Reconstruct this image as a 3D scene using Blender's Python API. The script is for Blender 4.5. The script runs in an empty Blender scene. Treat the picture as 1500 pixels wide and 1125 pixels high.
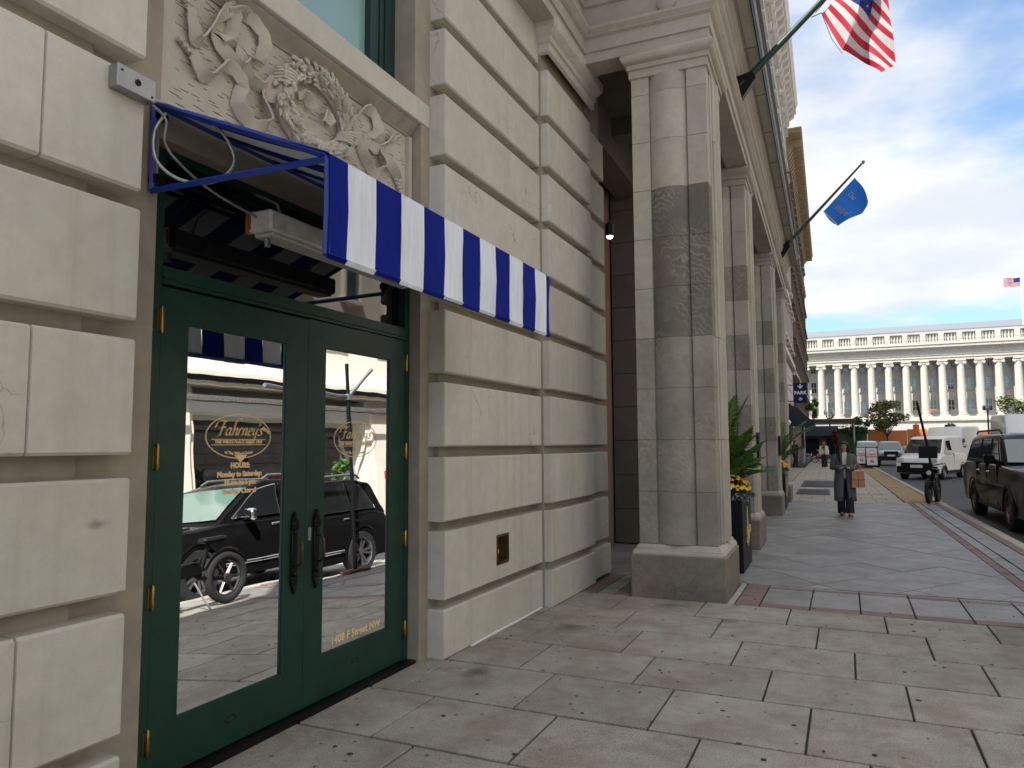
import bpy, bmesh, math, random
from math import sin, cos, pi, radians, sqrt, atan2, hypot
from mathutils import Vector, Matrix, Quaternion
random.seed(7)
S = bpy.context.scene
COL = S.collection

# ------------------------------------------------------------ camera
YAW, PITCH, ROLL = radians(24.3695), radians(4.7487), radians(-0.2915)
cam_d = bpy.data.cameras.new('camera'); cam = bpy.data.objects.new('camera', cam_d); COL.objects.link(cam)
S.camera = cam
cam_d.sensor_width = 36; cam_d.lens = 36*1074.15/1500; cam_d.clip_end = 5000; cam_d.clip_start = 0.05
fw = Vector((-sin(YAW)*cos(PITCH), cos(YAW)*cos(PITCH), sin(PITCH)))
rt = Vector((cos(YAW), sin(YAW), 0)); up = rt.cross(fw)
r2 = rt*cos(ROLL)+up*sin(ROLL); u2 = up*cos(ROLL)-rt*sin(ROLL)
M = Matrix((r2, u2, -fw)).transposed().to_4x4(); M.translation = (0, 0, 1.55)
cam.matrix_world = M
S.render.resolution_x = 1024; S.render.resolution_y = 768

# ------------------------------------------------------------ sky, sun, exposure
SUN_EL = radians(50); TR = Vector((0.60, 0.80))          # horizontal direction the sunlight travels
W = bpy.data.worlds.new('World'); S.world = W; W.use_nodes = True
nt = W.node_tree; nt.nodes.clear()
def wn(t, **k):
    n = nt.nodes.new(t)
    for a, b in k.items(): setattr(n, a, b)
    return n
out = wn('ShaderNodeOutputWorld'); bg = wn('ShaderNodeBackground'); bg.inputs[1].default_value = 0.135
sky = wn('ShaderNodeTexSky', sky_type='NISHITA', sun_disc=False)
sky.sun_elevation = SUN_EL; sky.sun_rotation = atan2(-TR.x, -TR.y)
sky.air_density = 1.3; sky.dust_density = 0.6; sky.ozone_density = 2.2
tc = wn('ShaderNodeTexCoord'); sep = wn('ShaderNodeSeparateXYZ')
mz = wn('ShaderNodeMath', operation='ADD'); mz.inputs[1].default_value = 0.16
dv = wn('ShaderNodeVectorMath', operation='DIVIDE'); cmb = wn('ShaderNodeCombineXYZ')
nt.links.new(tc.outputs['Generated'], sep.inputs[0]); nt.links.new(sep.outputs[2], mz.inputs[0])
for i in range(3): nt.links.new(mz.outputs[0], cmb.inputs[i])
nt.links.new(tc.outputs['Generated'], dv.inputs[0]); nt.links.new(cmb.outputs[0], dv.inputs[1])
mp = wn('ShaderNodeMapping'); mp.inputs['Location'].default_value = (1.3, 0.55, 0.0); mp.inputs['Scale'].default_value = (1, 1, 1)
nt.links.new(dv.outputs[0], mp.inputs[0])
def cloud(scale, detail, rough, lo, hi, band=False):
    n = wn('ShaderNodeTexNoise'); n.inputs['Scale'].default_value = scale; n.inputs['Detail'].default_value = detail; n.inputs['Roughness'].default_value = rough
    nt.links.new(mp.outputs[0], n.inputs['Vector'])
    r = wn('ShaderNodeMapRange', interpolation_type='SMOOTHSTEP'); r.inputs[1].default_value = lo; r.inputs[2].default_value = hi
    if band:
        rb = wn('ShaderNodeValToRGB'); e = rb.color_ramp.elements; st = [(0.0, .0), (.125, .02), (.19, .56), (.34, .64), (.46, .48), (.60, .50), (.72, .85)]
        while len(e) < len(st): e.new(.5)
        for i, (q, v) in enumerate(st): e[i].position = q; e[i].color = (v, v, v, 1)
        nt.links.new(sep.outputs[2], rb.inputs[0]); ad = wn('ShaderNodeMath', operation='MULTIPLY_ADD'); ad.inputs[1].default_value = .55
        nt.links.new(rb.outputs[0], ad.inputs[0]); nt.links.new(n.outputs[0], ad.inputs[2]); s2 = wn('ShaderNodeMath', operation='SUBTRACT'); s2.inputs[1].default_value = .275
        nt.links.new(ad.outputs[0], s2.inputs[0]); nt.links.new(s2.outputs[0], r.inputs[0]); return r
    nt.links.new(n.outputs[0], r.inputs[0]); return r
c1 = cloud(0.9, 9, 0.55, 0.42, 0.60, True)
c2 = cloud(2.4, 7, 0.5, 0.30, 0.75)
ccol = wn('ShaderNodeMix', data_type='RGBA'); ccol.inputs[6].default_value = (4.1, 4.25, 4.5, 1); ccol.inputs[7].default_value = (5.6, 5.6, 5.6, 1)
nt.links.new(c2.outputs[0], ccol.inputs[0])
hs = wn('ShaderNodeHueSaturation'); hs.inputs['Saturation'].default_value = 1.06; hs.inputs['Value'].default_value = 1.12
nt.links.new(sky.outputs[0], hs.inputs['Color'])
zz = wn('ShaderNodeMath', operation='MULTIPLY_ADD'); zz.inputs[1].default_value = 0.88; zz.inputs[2].default_value = 0.12; nt.links.new(sep.outputs[2], zz.inputs[0])
sv = wn('ShaderNodeCombineXYZ'); nt.links.new(sep.outputs[0], sv.inputs[0]); nt.links.new(sep.outputs[1], sv.inputs[1]); nt.links.new(zz.outputs[0], sv.inputs[2])
nv = wn('ShaderNodeVectorMath', operation='NORMALIZE'); nt.links.new(sv.outputs[0], nv.inputs[0]); nt.links.new(nv.outputs[0], sky.inputs['Vector'])
mix = wn('ShaderNodeMix', data_type='RGBA')
fac = wn('ShaderNodeMath', operation='MULTIPLY'); fac.inputs[1].default_value = 0.93
zen = wn('ShaderNodeMapRange', interpolation_type='SMOOTHSTEP'); zen.inputs[1].default_value = 0.50; zen.inputs[2].default_value = 0.80; nt.links.new(sep.outputs[2], zen.inputs[0])  # overcast overhead, out of view, added for brighter and more neutral fill light
mxz = wn('ShaderNodeMath', operation='MAXIMUM'); nt.links.new(c1.outputs[0], mxz.inputs[0]); nt.links.new(zen.outputs[0], mxz.inputs[1]); nt.links.new(mxz.outputs[0], fac.inputs[0]); nt.links.new(fac.outputs[0], mix.inputs[0])
nt.links.new(hs.outputs[0], mix.inputs[6]); nt.links.new(ccol.outputs[2], mix.inputs[7])
nt.links.new(mix.outputs[2], bg.inputs[0]); nt.links.new(bg.outputs[0], out.inputs[0])

sd = bpy.data.lights.new('sun', 'SUN'); sd.energy = 5.0; sd.angle = radians(0.6); sd.color = (1.0, 0.96, 0.90)
sun = bpy.data.objects.new('sun', sd); COL.objects.link(sun)
sdir = Vector((TR.x*cos(SUN_EL), TR.y*cos(SUN_EL), -sin(SUN_EL)))
sun.rotation_mode = 'QUATERNION'; sun.rotation_quaternion = sdir.to_track_quat('-Z', 'Y'); sun.location = (-20, -30, 60)
S.view_settings.view_transform = 'Standard'; S.view_settings.look = 'None'; S.view_settings.gamma = 1
S.view_settings.exposure = 0.66
S.view_settings.use_curve_mapping = False
S.render.engine = 'CYCLES'

# ------------------------------------------------------------ materials
MATS = {}
class NB:
    def __init__(s, name):
        s.m = bpy.data.materials.new(name); s.m.use_nodes = True; s.t = s.m.node_tree; s.t.nodes.clear()
        s.o = s.n('ShaderNodeOutputMaterial'); s.p = s.n('ShaderNodeBsdfPrincipled'); s.l(s.p.outputs[0], s.o.inputs[0])
        MATS[name] = s.m
    def n(s, t, **k):
        n = s.t.nodes.new(t)
        for a, b in k.items(): setattr(n, a, b)
        return n
    def l(s, a, b): s.t.links.new(a, b)
    def pos(s, scale=(1, 1, 1), obj=False):
        if obj: src = s.n('ShaderNodeTexCoord').outputs['Object']
        else: src = s.n('ShaderNodeNewGeometry').outputs['Position']
        m = s.n('ShaderNodeMapping'); m.inputs['Scale'].default_value = scale; s.l(src, m.inputs[0]); return m.outputs[0]
    def noise(s, vec, sc, det=4, ro=0.55, dist=0):
        n = s.n('ShaderNodeTexNoise'); n.inputs['Scale'].default_value = sc; n.inputs['Detail'].default_value = det
        n.inputs['Roughness'].default_value = ro; n.inputs['Distortion'].default_value = dist; s.l(vec, n.inputs['Vector']); return n.outputs[0]
    def ramp(s, v, stops):
        r = s.n('ShaderNodeValToRGB'); e = r.color_ramp.elements
        while len(e) < len(stops): e.new(0.5)
        for i, (p, c) in enumerate(stops):
            e[i].position = p; e[i].color = (*c, 1) if not isinstance(c, (int, float)) else (c, c, c, 1)
        s.l(v, r.inputs[0]); return r.outputs[0]
    def mul(s, a, b, f=1.0, mode='MULTIPLY'):
        m = s.n('ShaderNodeMix', data_type='RGBA', blend_type=mode); 
        if isinstance(f, (int, float)): m.inputs[0].default_value = f
        else: s.l(f, m.inputs[0])
        for k, v in ((6, a), (7, b)):
            if isinstance(v, tuple): m.inputs[k].default_value = (*v, 1)
            else: s.l(v, m.inputs[k])
        return m.outputs[2]
    def rnd(s, lo, hi):
        r = s.n('ShaderNodeObjectInfo').outputs['Random']; m = s.n('ShaderNodeMapRange'); m.inputs[3].default_value = lo; m.inputs[4].default_value = hi
        s.l(r, m.inputs[0]); return m.outputs[0]
    def bump(s, h, st, dist=0.01):
        b = s.n('ShaderNodeBump'); b.inputs['Strength'].default_value = st; b.inputs['Distance'].default_value = dist
        s.l(h, b.inputs['Height']); s.l(b.outputs[0], s.p.inputs['Normal'])
    def base(s, c):
        if isinstance(c, tuple): s.p.inputs['Base Color'].default_value = (*c, 1)
        else: s.l(c, s.p.inputs['Base Color'])
    def set(s, **k):
        for a, b in k.items(): s.p.inputs[a.replace('_', ' ')].default_value = b
        return s

def plain(name, c, rough=0.5, metal=0.0, var=0.0, **k):
    b = NB(name)
    if var:
        v = b.noise(b.pos(), 9.0, 5, 0.6)
        b.base(b.mul(c, b.ramp(v, [(0.3, 1-var), (0.7, 1+var*0.4)])))
    else: b.base(c)
    b.set(Roughness=rough, Metallic=metal)
    for a_, v_ in k.items(): b.p.inputs[a_.replace('_', ' ')].default_value = v_
    return b.m

def stone(name, c, var=0.10, grain=0.08, bump=0.25, rough=0.85, spots=0.0, stain=0.0, tint=(0.9, 0.84, 0.76), gs=160.0, veins=0.0, objvar=0.06, streak=0.0, cracks=0.0):
    b = NB(name); P = b.pos()
    big = b.noise(P, 1.7, 5, 0.6); mid = b.noise(P, 11.0, 6, 0.62); fine = b.noise(P, gs, 2, 0.6)
    col = b.mul(c, b.ramp(big, [(0.32, (1-var, (1-var)*0.985, (1-var)*0.96)), (0.68, (1.03, 1.02, 1.0))]))
    col = b.mul(col, b.ramp(mid, [(0.3, 1-var*0.7), (0.65, 1.02)]))
    col = b.mul(col, b.ramp(fine, [(0.3, 1-grain), (0.7, 1+grain*0.5)]))
    if objvar:
        col = b.mul(col, b.ramp(b.rnd(0, 1), [(0.0, (1-objvar, 1-objvar, 1-objvar*1.2)), (0.5, (1.0, 0.995, 0.98)), (1.0, (1+objvar*0.6,)*3)]))
    if spots:
        v = b.n('ShaderNodeTexVoronoi'); v.inputs['Scale'].default_value = 7.5; b.l(P, v.inputs['Vector'])
        nz = b.noise(P, 30, 3); 
        ad = b.n('ShaderNodeMath', operation='MULTIPLY_ADD'); b.l(nz, ad.inputs[0]); ad.inputs[1].default_value = 0.16; b.l(v.outputs['Distance'], ad.inputs[2])
        col = b.mul(col, b.ramp(ad.outputs[0], [(0.0, 1-spots), (0.155, 1-spots), (0.18, 1.0)]))
        w = b.noise(P, 2.6, 8, 0.7, 0.4)
        col = b.mul(col, b.ramp(w, [(0.40, (0.78, 0.74, 0.68)), (0.55, 1.0)]), 0.8)
    if stain:
        s1 = b.noise(b.pos((1, 1, 0.35)), 2.3, 8, 0.68, 0.3)
        col = b.mul(col, tint, b.ramp(s1, [(0.45, 0.0), (0.62, stain)]))
    if streak:
        s2 = b.noise(b.pos((1, 1, 0.05)), 9.0, 5, 0.6)
        col = b.mul(col, (0.62, 0.56, 0.47), b.ramp(s2, [(0.52, 0.0), (0.72, streak)]))
    if cracks:
        wv_ = b.n('ShaderNodeTexNoise'); wv_.inputs['Scale'].default_value = 5; b.l(P, wv_.inputs['Vector'])
        of_ = b.n('ShaderNodeVectorMath', operation='SCALE'); of_.inputs['Scale'].default_value = .35; b.l(wv_.outputs['Color'], of_.inputs[0])
        ad_ = b.n('ShaderNodeVectorMath', operation='ADD'); b.l(P, ad_.inputs[0]); b.l(of_.outputs[0], ad_.inputs[1])
        vo = b.n('ShaderNodeTexVoronoi', feature='DISTANCE_TO_EDGE'); vo.inputs['Scale'].default_value = 1.15; b.l(ad_.outputs[0], vo.inputs['Vector'])
        mk = b.noise(P, 1.3, 2)
        col = b.mul(col, (0.45, 0.40, 0.33), b.mul(b.ramp(vo.outputs['Distance'], [(0.0, cracks), (0.005, 0.0)]), b.ramp(mk, [(0.56, 0.0), (0.62, 1.0)])))
    if veins:
        wv = b.n('ShaderNodeTexWave', wave_type='RINGS', rings_direction='SPHERICAL'); wv.inputs['Scale'].default_value = 6.5
        wv.inputs['Distortion'].default_value = 16; wv.inputs['Detail'].default_value = 6; wv.inputs['Detail Scale'].default_value = 1.0
        off = b.n('ShaderNodeVectorMath', operation='ADD'); b.l(P, off.inputs[0])
        rc = b.n('ShaderNodeCombineXYZ'); rr = b.rnd(0, 9); b.l(rr, rc.inputs[2]); b.l(rr, rc.inputs[0]); b.l(rc.outputs[0], off.inputs[1])
        b.l(off.outputs[0], wv.inputs['Vector'])
        msk = b.noise(P, 1.6, 3)
        col = b.mul(col, (0.42, 0.38, 0.31), b.mul(b.ramp(wv.outputs['Fac'], [(0.55, 0.0), (0.98, veins)]), b.ramp(msk, [(0.42, 0.0), (0.6, 1.0)])), 'MIX')
    b.base(col); b.set(Roughness=rough)
    h = b.n('ShaderNodeMath', operation='MULTIPLY_ADD'); b.l(mid, h.inputs[0]); h.inputs[1].default_value = 2.2; b.l(fine, h.inputs[2])
    b.bump(h.outputs[0], bump, 0.004); return b.m

# fix: mul() with non-default blend
def _mul(s, a, b, f=1.0, mode='MULTIPLY'):
    if f == 'MIX': f, mode = 1.0, 'MIX'
    m = s.n('ShaderNodeMix', data_type='RGBA', blend_type=mode)
    if isinstance(f, (int, float)): m.inputs[0].default_value = f
    else: s.l(f, m.inputs[0])
    for k, v in ((6, a), (7, b)):
        if isinstance(v, tuple): m.inputs[k].default_value = (*v, 1)
        else: s.l(v, m.inputs[k])
    return m.outputs[2]
NB.mul = _mul

M_LIME = stone('painted_limestone', (0.565, 0.535, 0.475), var=0.11, grain=0.05, bump=0.35, stain=0.25, streak=0.28, objvar=0.09, gs=220, cracks=0.8)
M_LIMED = stone('limestone_joint', (0.34, 0.295, 0.235), var=0.2, grain=0.05, bump=0.3, stain=0.35, objvar=0)  # darker than the blocks: shade of the joints put into the colour
M_RELIEF = stone('carved_limestone', (0.50, 0.455, 0.385), var=0.12, grain=0.08, bump=0.5, stain=0.4, objvar=0)
M_PLIGHT = stone('pillar_light_stone', (0.47, 0.425, 0.37), var=0.16, grain=0.10, bump=0.3, stain=0.4, veins=0.12, objvar=0.08)
M_PDARK = stone('pillar_dark_stone', (0.19, 0.17, 0.145), var=0.25, grain=0.14, bump=0.3, stain=0.3, veins=0.38, objvar=0.08)
M_PMID = stone('pillar_brown_stone', (0.315, 0.285, 0.245), var=0.22, grain=0.12, bump=0.3, stain=0.4, veins=0.35, objvar=0.10)
M_PORT = stone('portico_stone', (0.43, 0.39, 0.34), var=0.14, grain=0.08, bump=0.25, stain=0.4, objvar=0.05)
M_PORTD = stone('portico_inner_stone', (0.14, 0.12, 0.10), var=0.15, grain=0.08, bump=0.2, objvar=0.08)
M_GRAN = stone('granite_plinth', (0.22, 0.195, 0.165), var=0.32, grain=0.35, bump=0.3, gs=95, stain=0.5, tint=(1.2, 0.95, 0.65), objvar=0, rough=0.6)
M_SLAB = stone('concrete_paver', (0.40, 0.375, 0.342), var=0.14, grain=0.36, bump=0.6, spots=0.65, stain=0.45, objvar=0.12, gs=120, tint=(0.72, 0.66, 0.58))
M_BLUE = stone('blue_slate_paver', (0.315, 0.305, 0.308), var=0.2, grain=0.12, bump=0.35, spots=0.3, stain=0.5, objvar=0.12, gs=90, rough=0.55, tint=(0.78, 0.78, 0.78))
M_PATCH = stone('far_paver', (0.40, 0.36, 0.31), var=0.2, grain=0.14, bump=0.35, stain=0.4, objvar=0.16, rough=0.7)
M_RED = stone('red_brick_paver', (0.245, 0.155, 0.145), var=0.25, grain=0.15, bump=0.4, stain=0.4, objvar=0.14, rough=0.7, tint=(1.15, 1.15, 1.2))
M_TAN = stone('tan_strip', (0.36, 0.25, 0.13), var=0.2, grain=0.12, bump=0.3, objvar=0.05)
M_KERB = stone('granite_kerb', (0.46, 0.44, 0.41), var=0.18, grain=0.2, bump=0.4, objvar=0.08, gs=80)
M_ASPH = stone('asphalt', (0.062, 0.063, 0.068), var=0.3, grain=0.4, bump=0.6, objvar=0, rough=0.72, gs=70)
M_ROADC = stone('worn_road_concrete', (0.50, 0.49, 0.47), var=0.2, grain=0.25, bump=0.5, objvar=0, rough=0.8, gs=80)
M_GROUND = stone('ground', (0.12, 0.11, 0.10), var=0.2, objvar=0)
M_JOINT = plain('joint_dirt', (0.045, 0.04, 0.032), 0.95, var=0.3)
M_MOSS = plain('joint_moss', (0.035, 0.07, 0.018), 0.95, var=0.4)
M_GREEN = plain('green_door_paint', (0.003, 0.036, 0.022), 0.45, var=0.3)
M_GREEND = plain('dark_green_frame', (0.005, 0.03, 0.022), 0.45)
M_BLACKM = plain('black_iron', (0.012, 0.011, 0.010), 0.4, 0.6, var=0.3)
M_BRASS = plain('aged_brass', (0.42, 0.27, 0.08), 0.38, 1.0, var=0.3)
M_GOLD = plain('gold_leaf', (0.66, 0.44, 0.16), 0.5, 0.3)
M_STEEL = plain('galvanised_steel', (0.36, 0.36, 0.36), 0.45, 0.8, var=0.2)
M_WHITE = plain('white_plastic', (0.72, 0.72, 0.70), 0.5, var=0.06)
M_RUST = plain('rusty_white_metal', (0.55, 0.52, 0.46), 0.6, var=0.35)
M_BLACK = plain('matt_black', (0.007, 0.007, 0.008), 0.5, Specular_IOR_Level=0.2)
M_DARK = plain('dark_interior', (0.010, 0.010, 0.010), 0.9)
M_RUBBER = plain('tyre_rubber', (0.018, 0.018, 0.019), 0.85)
M_ALLOY = plain('alloy_wheel', (0.42, 0.42, 0.44), 0.28, 0.9)
M_DALLOY = plain('dark_alloy_wheel', (0.14, 0.13, 0.12), 0.35, 0.8)
M_CHROME = plain('chrome', (0.75, 0.76, 0.78), 0.12, 1.0)
def awn(name, c):
    b = NB(name); v = b.noise(b.pos((1, 1, 0.06)), 60, 4, 0.7); w = b.noise(b.pos((1, 1, 0.3)), 6, 4)
    col = b.mul(c, b.ramp(v, [(0.35, 0.9), (0.6, 1.03)])); col = b.mul(col, b.ramp(w, [(0.3, 0.9), (0.6, 1.0)]))
    b.base(col); b.set(Roughness=0.85); b.p.inputs['Specular IOR Level'].default_value = 0.15; wr_ = b.noise(b.pos((1, 1, .5)), 7, 3, .5, .6); hh = b.n('ShaderNodeMath', operation='MULTIPLY_ADD'); b.l(wr_, hh.inputs[0]); hh.inputs[1].default_value = 6.0; b.l(v, hh.inputs[2]); b.bump(hh.outputs[0], 0.35, 0.004); return b.m
M_ABLUE = awn('awning_blue_canvas', (0.003, 0.012, 0.20)); M_AWHITE = awn('awning_white_canvas', (0.72, 0.74, 0.80))
M_ABLUEF = plain('awning_blue_frame', (0.006, 0.03, 0.24), 0.35)

def glassm(name, c=(0.01, 0.012, 0.012), ior=1.6, rough=0.02, nrm=None, wav=0.0):
    b = NB(name); b.base(c); b.set(Roughness=rough, IOR=ior)
    if nrm:
        cx = b.n('ShaderNodeCombineXYZ')
        for i in range(3): cx.inputs[i].default_value = nrm[i]
        if wav:
            nz = b.noise(b.pos(), 2.2, 2); bp = b.n('ShaderNodeBump'); bp.inputs['Strength'].default_value = wav; bp.inputs['Distance'].default_value = 0.01
            b.l(nz, bp.inputs['Height']); b.l(cx.outputs[0], bp.inputs['Normal']); b.l(bp.outputs[0], b.p.inputs['Normal'])
        else: b.l(cx.outputs[0], b.p.inputs['Normal'])
    return b.m
def tilt(t, w=0): t, w = radians(t), radians(w); return (cos(t)*cos(w), cos(t)*sin(w), sin(t))
M_GLL = glassm('door_glass', (0.9, 0.92, 0.93), 1.5, 0.006, tilt(2.97), 0.05)       # shading normals tilted to shift the reflection; the panes stand upright
M_GLR = glassm('door_glass_right', (0.9, 0.92, 0.93), 1.5, 0.006, tilt(3.4, -1.8), 0.05)
for _m in (M_GLL, M_GLR): _m.node_tree.nodes['Principled BSDF'].inputs['Metallic'].default_value = 1.0     # made fully metallic to brighten the mirrored street
M_GLT = glassm('transom_glass', (0.004, 0.005, 0.005), 1.9, 0.02)
M_CARG = glassm('car_glass', (0.012, 0.015, 0.016), 1.9, 0.03)
M_CARGL = glassm('windscreen_glass', (0.05, 0.085, 0.08), 2.1, 0.03)
M_WING = glassm('window_glass', (0.05, 0.09, 0.095), 2.0, 0.05)
M_WINT = glassm('tinted_window', (0.22, 0.36, 0.35), 1.8, 0.12)
def paint(name, c, rough=0.14, coat=0.25, metal=0.0):
    b = NB(name); b.base(c); b.p.inputs['Specular IOR Level'].default_value = 0.14 if max(c) < .1 else .5; b.set(Roughness=rough, Metallic=metal, Coat_Weight=coat*(0 if max(c) < .1 else 1), Coat_Roughness=0.04, IOR=1.3 if max(c) < .1 else 1.5); return b.m
M_PBLACK = paint('black_car_paint', (0.008, 0.008, 0.009)); M_PWHITE = paint('white_car_paint', (0.80, 0.81, 0.83), 0.35)
M_PSILV = paint('silver_car_paint', (0.38, 0.40, 0.44), 0.3, 0.8, 0.5); M_PBLUE = paint('dark_blue_car_paint', (0.01, 0.025, 0.12))
M_PGREY = paint('grey_van_paint', (0.42, 0.42, 0.37), 0.5, 0.2); M_PRED = paint('red_paint', (0.42, 0.02, 0.02))

# ------------------------------------------------------------ mesh helpers
SFA = 0.019
def sfp(p):                               # street frame -> world (the street runs 1.1 degrees off the near wall)
    x, y, z = p; y -= 7.5
    return (x*cos(SFA)-y*sin(SFA), 7.5+x*sin(SFA)+y*cos(SFA), z)
def wpos(o):
    m = Matrix.Translation(o.location) @ Matrix.Rotation(o.rotation_euler.z, 4, 'Z')
    return (wpos(o.parent) @ m) if o.parent else m

class MB:
    def __init__(s): s.v = []; s.f = []; s.m = []; s.s = []
    def add(s, vs, fs, m=0, sm=False):
        o = len(s.v); s.v += [tuple(v) for v in vs]
        for f in fs: s.f.append(tuple(o+i for i in f)); s.m.append(m); s.s.append(sm)
        return s
    def box(s, x0, x1, y0, y1, z0, z1, m=0):
        if x0 > x1: x0, x1 = x1, x0
        if y0 > y1: y0, y1 = y1, y0
        if z0 > z1: z0, z1 = z1, z0
        return s.add([(x, y, z) for z in (z0, z1) for y in (y0, y1) for x in (x0, x1)],
              [(0, 2, 3, 1), (4, 5, 7, 6), (0, 1, 5, 4), (1, 3, 7, 5), (3, 2, 6, 7), (2, 0, 4, 6)], m)
    def cbox(s, x0, x1, y0, y1, z0, z1, c=0.006, m=0):
        c = c if isinstance(c, tuple) else (c, c, c)
        if x0 > x1: x0, x1 = x1, x0
        if y0 > y1: y0, y1 = y1, y0
        X, Y, Z = (x0, x1), (y0, y1), (z0, z1); vs = []; id = {}
        for i in (0, 1):
            for j in (0, 1):
                for k in (0, 1):
                    sx, sy, sz = 1-2*i, 1-2*j, 1-2*k
                    for a in range(3):
                        p = [X[i]+sx*c[0], Y[j]+sy*c[1], Z[k]+sz*c[2]]; p[a] = (X[i], Y[j], Z[k])[a]
                        id[(i, j, k, a)] = len(vs); vs.append(tuple(p))
        fs = []
        q = [(0, 0), (1, 0), (1, 1), (0, 1)]
        for a in range(3):
            for v in (0, 1):
                f = []
                for (b, d) in q:
                    t = [0, 0, 0]; t[a] = v; o = [x for x in range(3) if x != a]; t[o[0]] = b; t[o[1]] = d
                    f.append(id[(*t, a)])
                fs.append(tuple(f))
        for a in range(3):
            o = [x for x in range(3) if x != a]
            for b in (0, 1):
                for d in (0, 1):
                    t0 = [0, 0, 0]; t0[o[0]] = b; t0[o[1]] = d; t1 = list(t0); t1[a] = 1
                    fs.append((id[(*t0, o[0])], id[(*t1, o[0])], id[(*t1, o[1])], id[(*t0, o[1])]))
        for i in (0, 1):
            for j in (0, 1):
                for k in (0, 1): fs.append((id[(i, j, k, 0)], id[(i, j, k, 1)], id[(i, j, k, 2)]))
        ce = Vector(((x0+x1)/2, (y0+y1)/2, (z0+z1)/2)); out = []
        for f in fs:
            p = [Vector(vs[i]) for i in f]; n = (p[1]-p[0]).cross(p[2]-p[0]); mid = sum(p, Vector())/len(p)
            out.append(f if n.dot(mid-ce) > 0 else tuple(reversed(f)))
        return s.add(vs, out, m)
    def prism(s, poly, axis, a0, a1, m=0, sm=False):
        # poly: list of 2D points in the two other axes (order x,y,z without axis)
        n = len(poly)
        def P(u, v, a): return {'x': (a, u, v), 'y': (u, a, v), 'z': (u, v, a)}[axis]
        vs = [P(u, v, a0) for u, v in poly]+[P(u, v, a1) for u, v in poly]
        fs = [(i, (i+1) % n, n+(i+1) % n, n+i) for i in range(n)]
        s.add(vs, fs, m, sm); s.add(vs, [tuple(range(n-1, -1, -1)), tuple(range(n, 2*n))], m); return s
    def tube(s, pts, r, n=8, m=0, caps=True, sm=True):
        pts = [Vector(p) for p in pts]; R = r if isinstance(r, (list, tuple)) else [r]*len(pts); vs = []; fs = []
        ref = None
        for i, p in enumerate(pts):
            d = (pts[min(i+1, len(pts)-1)]-pts[max(i-1, 0)]).normalized()
            if ref is None:
                ref = Vector((0, 0, 1)) if abs(d.z) < 0.9 else Vector((1, 0, 0))
            a = (ref-d*ref.dot(d)).normalized(); b = d.cross(a); ref = a
            for k in range(n):
                t = 2*pi*k/n; vs.append(p+(a*cos(t)+b*sin(t))*R[i])
        for i in range(len(pts)-1):
            for k in range(n):
                fs.append((i*n+k, i*n+(k+1) % n, (i+1)*n+(k+1) % n, (i+1)*n+k))
        s.add(vs, fs, m, sm)
        if caps: s.add(vs, [tuple(range(n-1, -1, -1)), tuple((len(pts)-1)*n+k for k in range(n))], m)
        return s
    def lathe(s, prof, c=(0, 0, 0), n=16, m=0, axis='z', sm=True, caps=True):
        vs = []; fs = []
        for r, h in prof:
            for k in range(n):
                t = 2*pi*k/n; a, b = r*cos(t), r*sin(t)
                vs.append({'z': (c[0]+a, c[1]+b, c[2]+h), 'x': (c[0]+h, c[1]+a, c[2]+b), 'y': (c[0]+b, c[1]+h, c[2]+a)}[axis])
        for i in range(len(prof)-1):
            for k in range(n): fs.append((i*n+k, i*n+(k+1) % n, (i+1)*n+(k+1) % n, (i+1)*n+k))
        s.add(vs, fs, m, sm)
        if caps: s.add(vs, [tuple(range(n-1, -1, -1)), tuple((len(prof)-1)*n+k for k in range(n))], m)
        return s
    def sweep(s, prof, path, m=0, z0=0.0, closed=False):
        # prof: [(outward offset, z)], path: xy polyline; outward = right-hand side of travel
        n = len(path); P = [Vector(p) for p in path]; off = []
        for i in range(n):
            d0 = (P[i]-P[i-1]).normalized() if (i > 0 or closed) else None
            d1 = (P[(i+1) % n]-P[i]).normalized() if (i < n-1 or closed) else None
            if d0 is None: d0 = d1
            if d1 is None: d1 = d0
            n0 = Vector((d0.y, -d0.x)); n1 = Vector((d1.y, -d1.x)); b = n0+n1; b = b/(b.dot(n0) if abs(b.dot(n0)) > 1e-6 else 1)
            off.append(b)
        k = len(prof); vs = []
        for i in range(n):
            for o, z in prof: q = P[i]+off[i]*o; vs.append((q.x, q.y, z0+z))
        fs = []
        for i in range(n if closed else n-1):
            j = (i+1) % n
            for a in range(k-1): fs.append((i*k+a, j*k+a, j*k+a+1, i*k+a+1))
        s.add(vs, fs, m)
        if not closed: s.add(vs, [tuple(range(k-1, -1, -1)), tuple((n-1)*k+a for a in range(k))], m)
        return s
    def sf(s): s.v = [sfp(p) for p in s.v]; return s
    def xf(s, mt): s.v = [tuple(mt @ Vector(p)) for p in s.v]; return s
    def join(s, o):
        k = len(s.v); s.v += o.v; s.f += [tuple(k+i for i in f) for f in o.f]; s.m += o.m; s.s += o.s; return s
    def mesh(s, name, mats, smooth=None, fix=True):
        me = bpy.data.meshes.new(name); me.from_pydata(s.v, [], s.f)
        for mt in (mats if isinstance(mats, (list, tuple)) else [mats]): me.materials.append(mt)
        me.polygons.foreach_set('material_index', s.m)
        me.polygons.foreach_set('use_smooth', [bool(x) or smooth is not None for x in s.s])
        me.update()
        if fix:
            bm = bmesh.new(); bm.from_mesh(me); bmesh.ops.remove_doubles(bm, verts=bm.verts, dist=1e-5)
            bmesh.ops.recalc_face_normals(bm, faces=bm.faces); bm.to_mesh(me); bm.free()
        if smooth or any(s.s): me.set_sharp_from_angle(angle=radians(smooth or 40))
        return me
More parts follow.
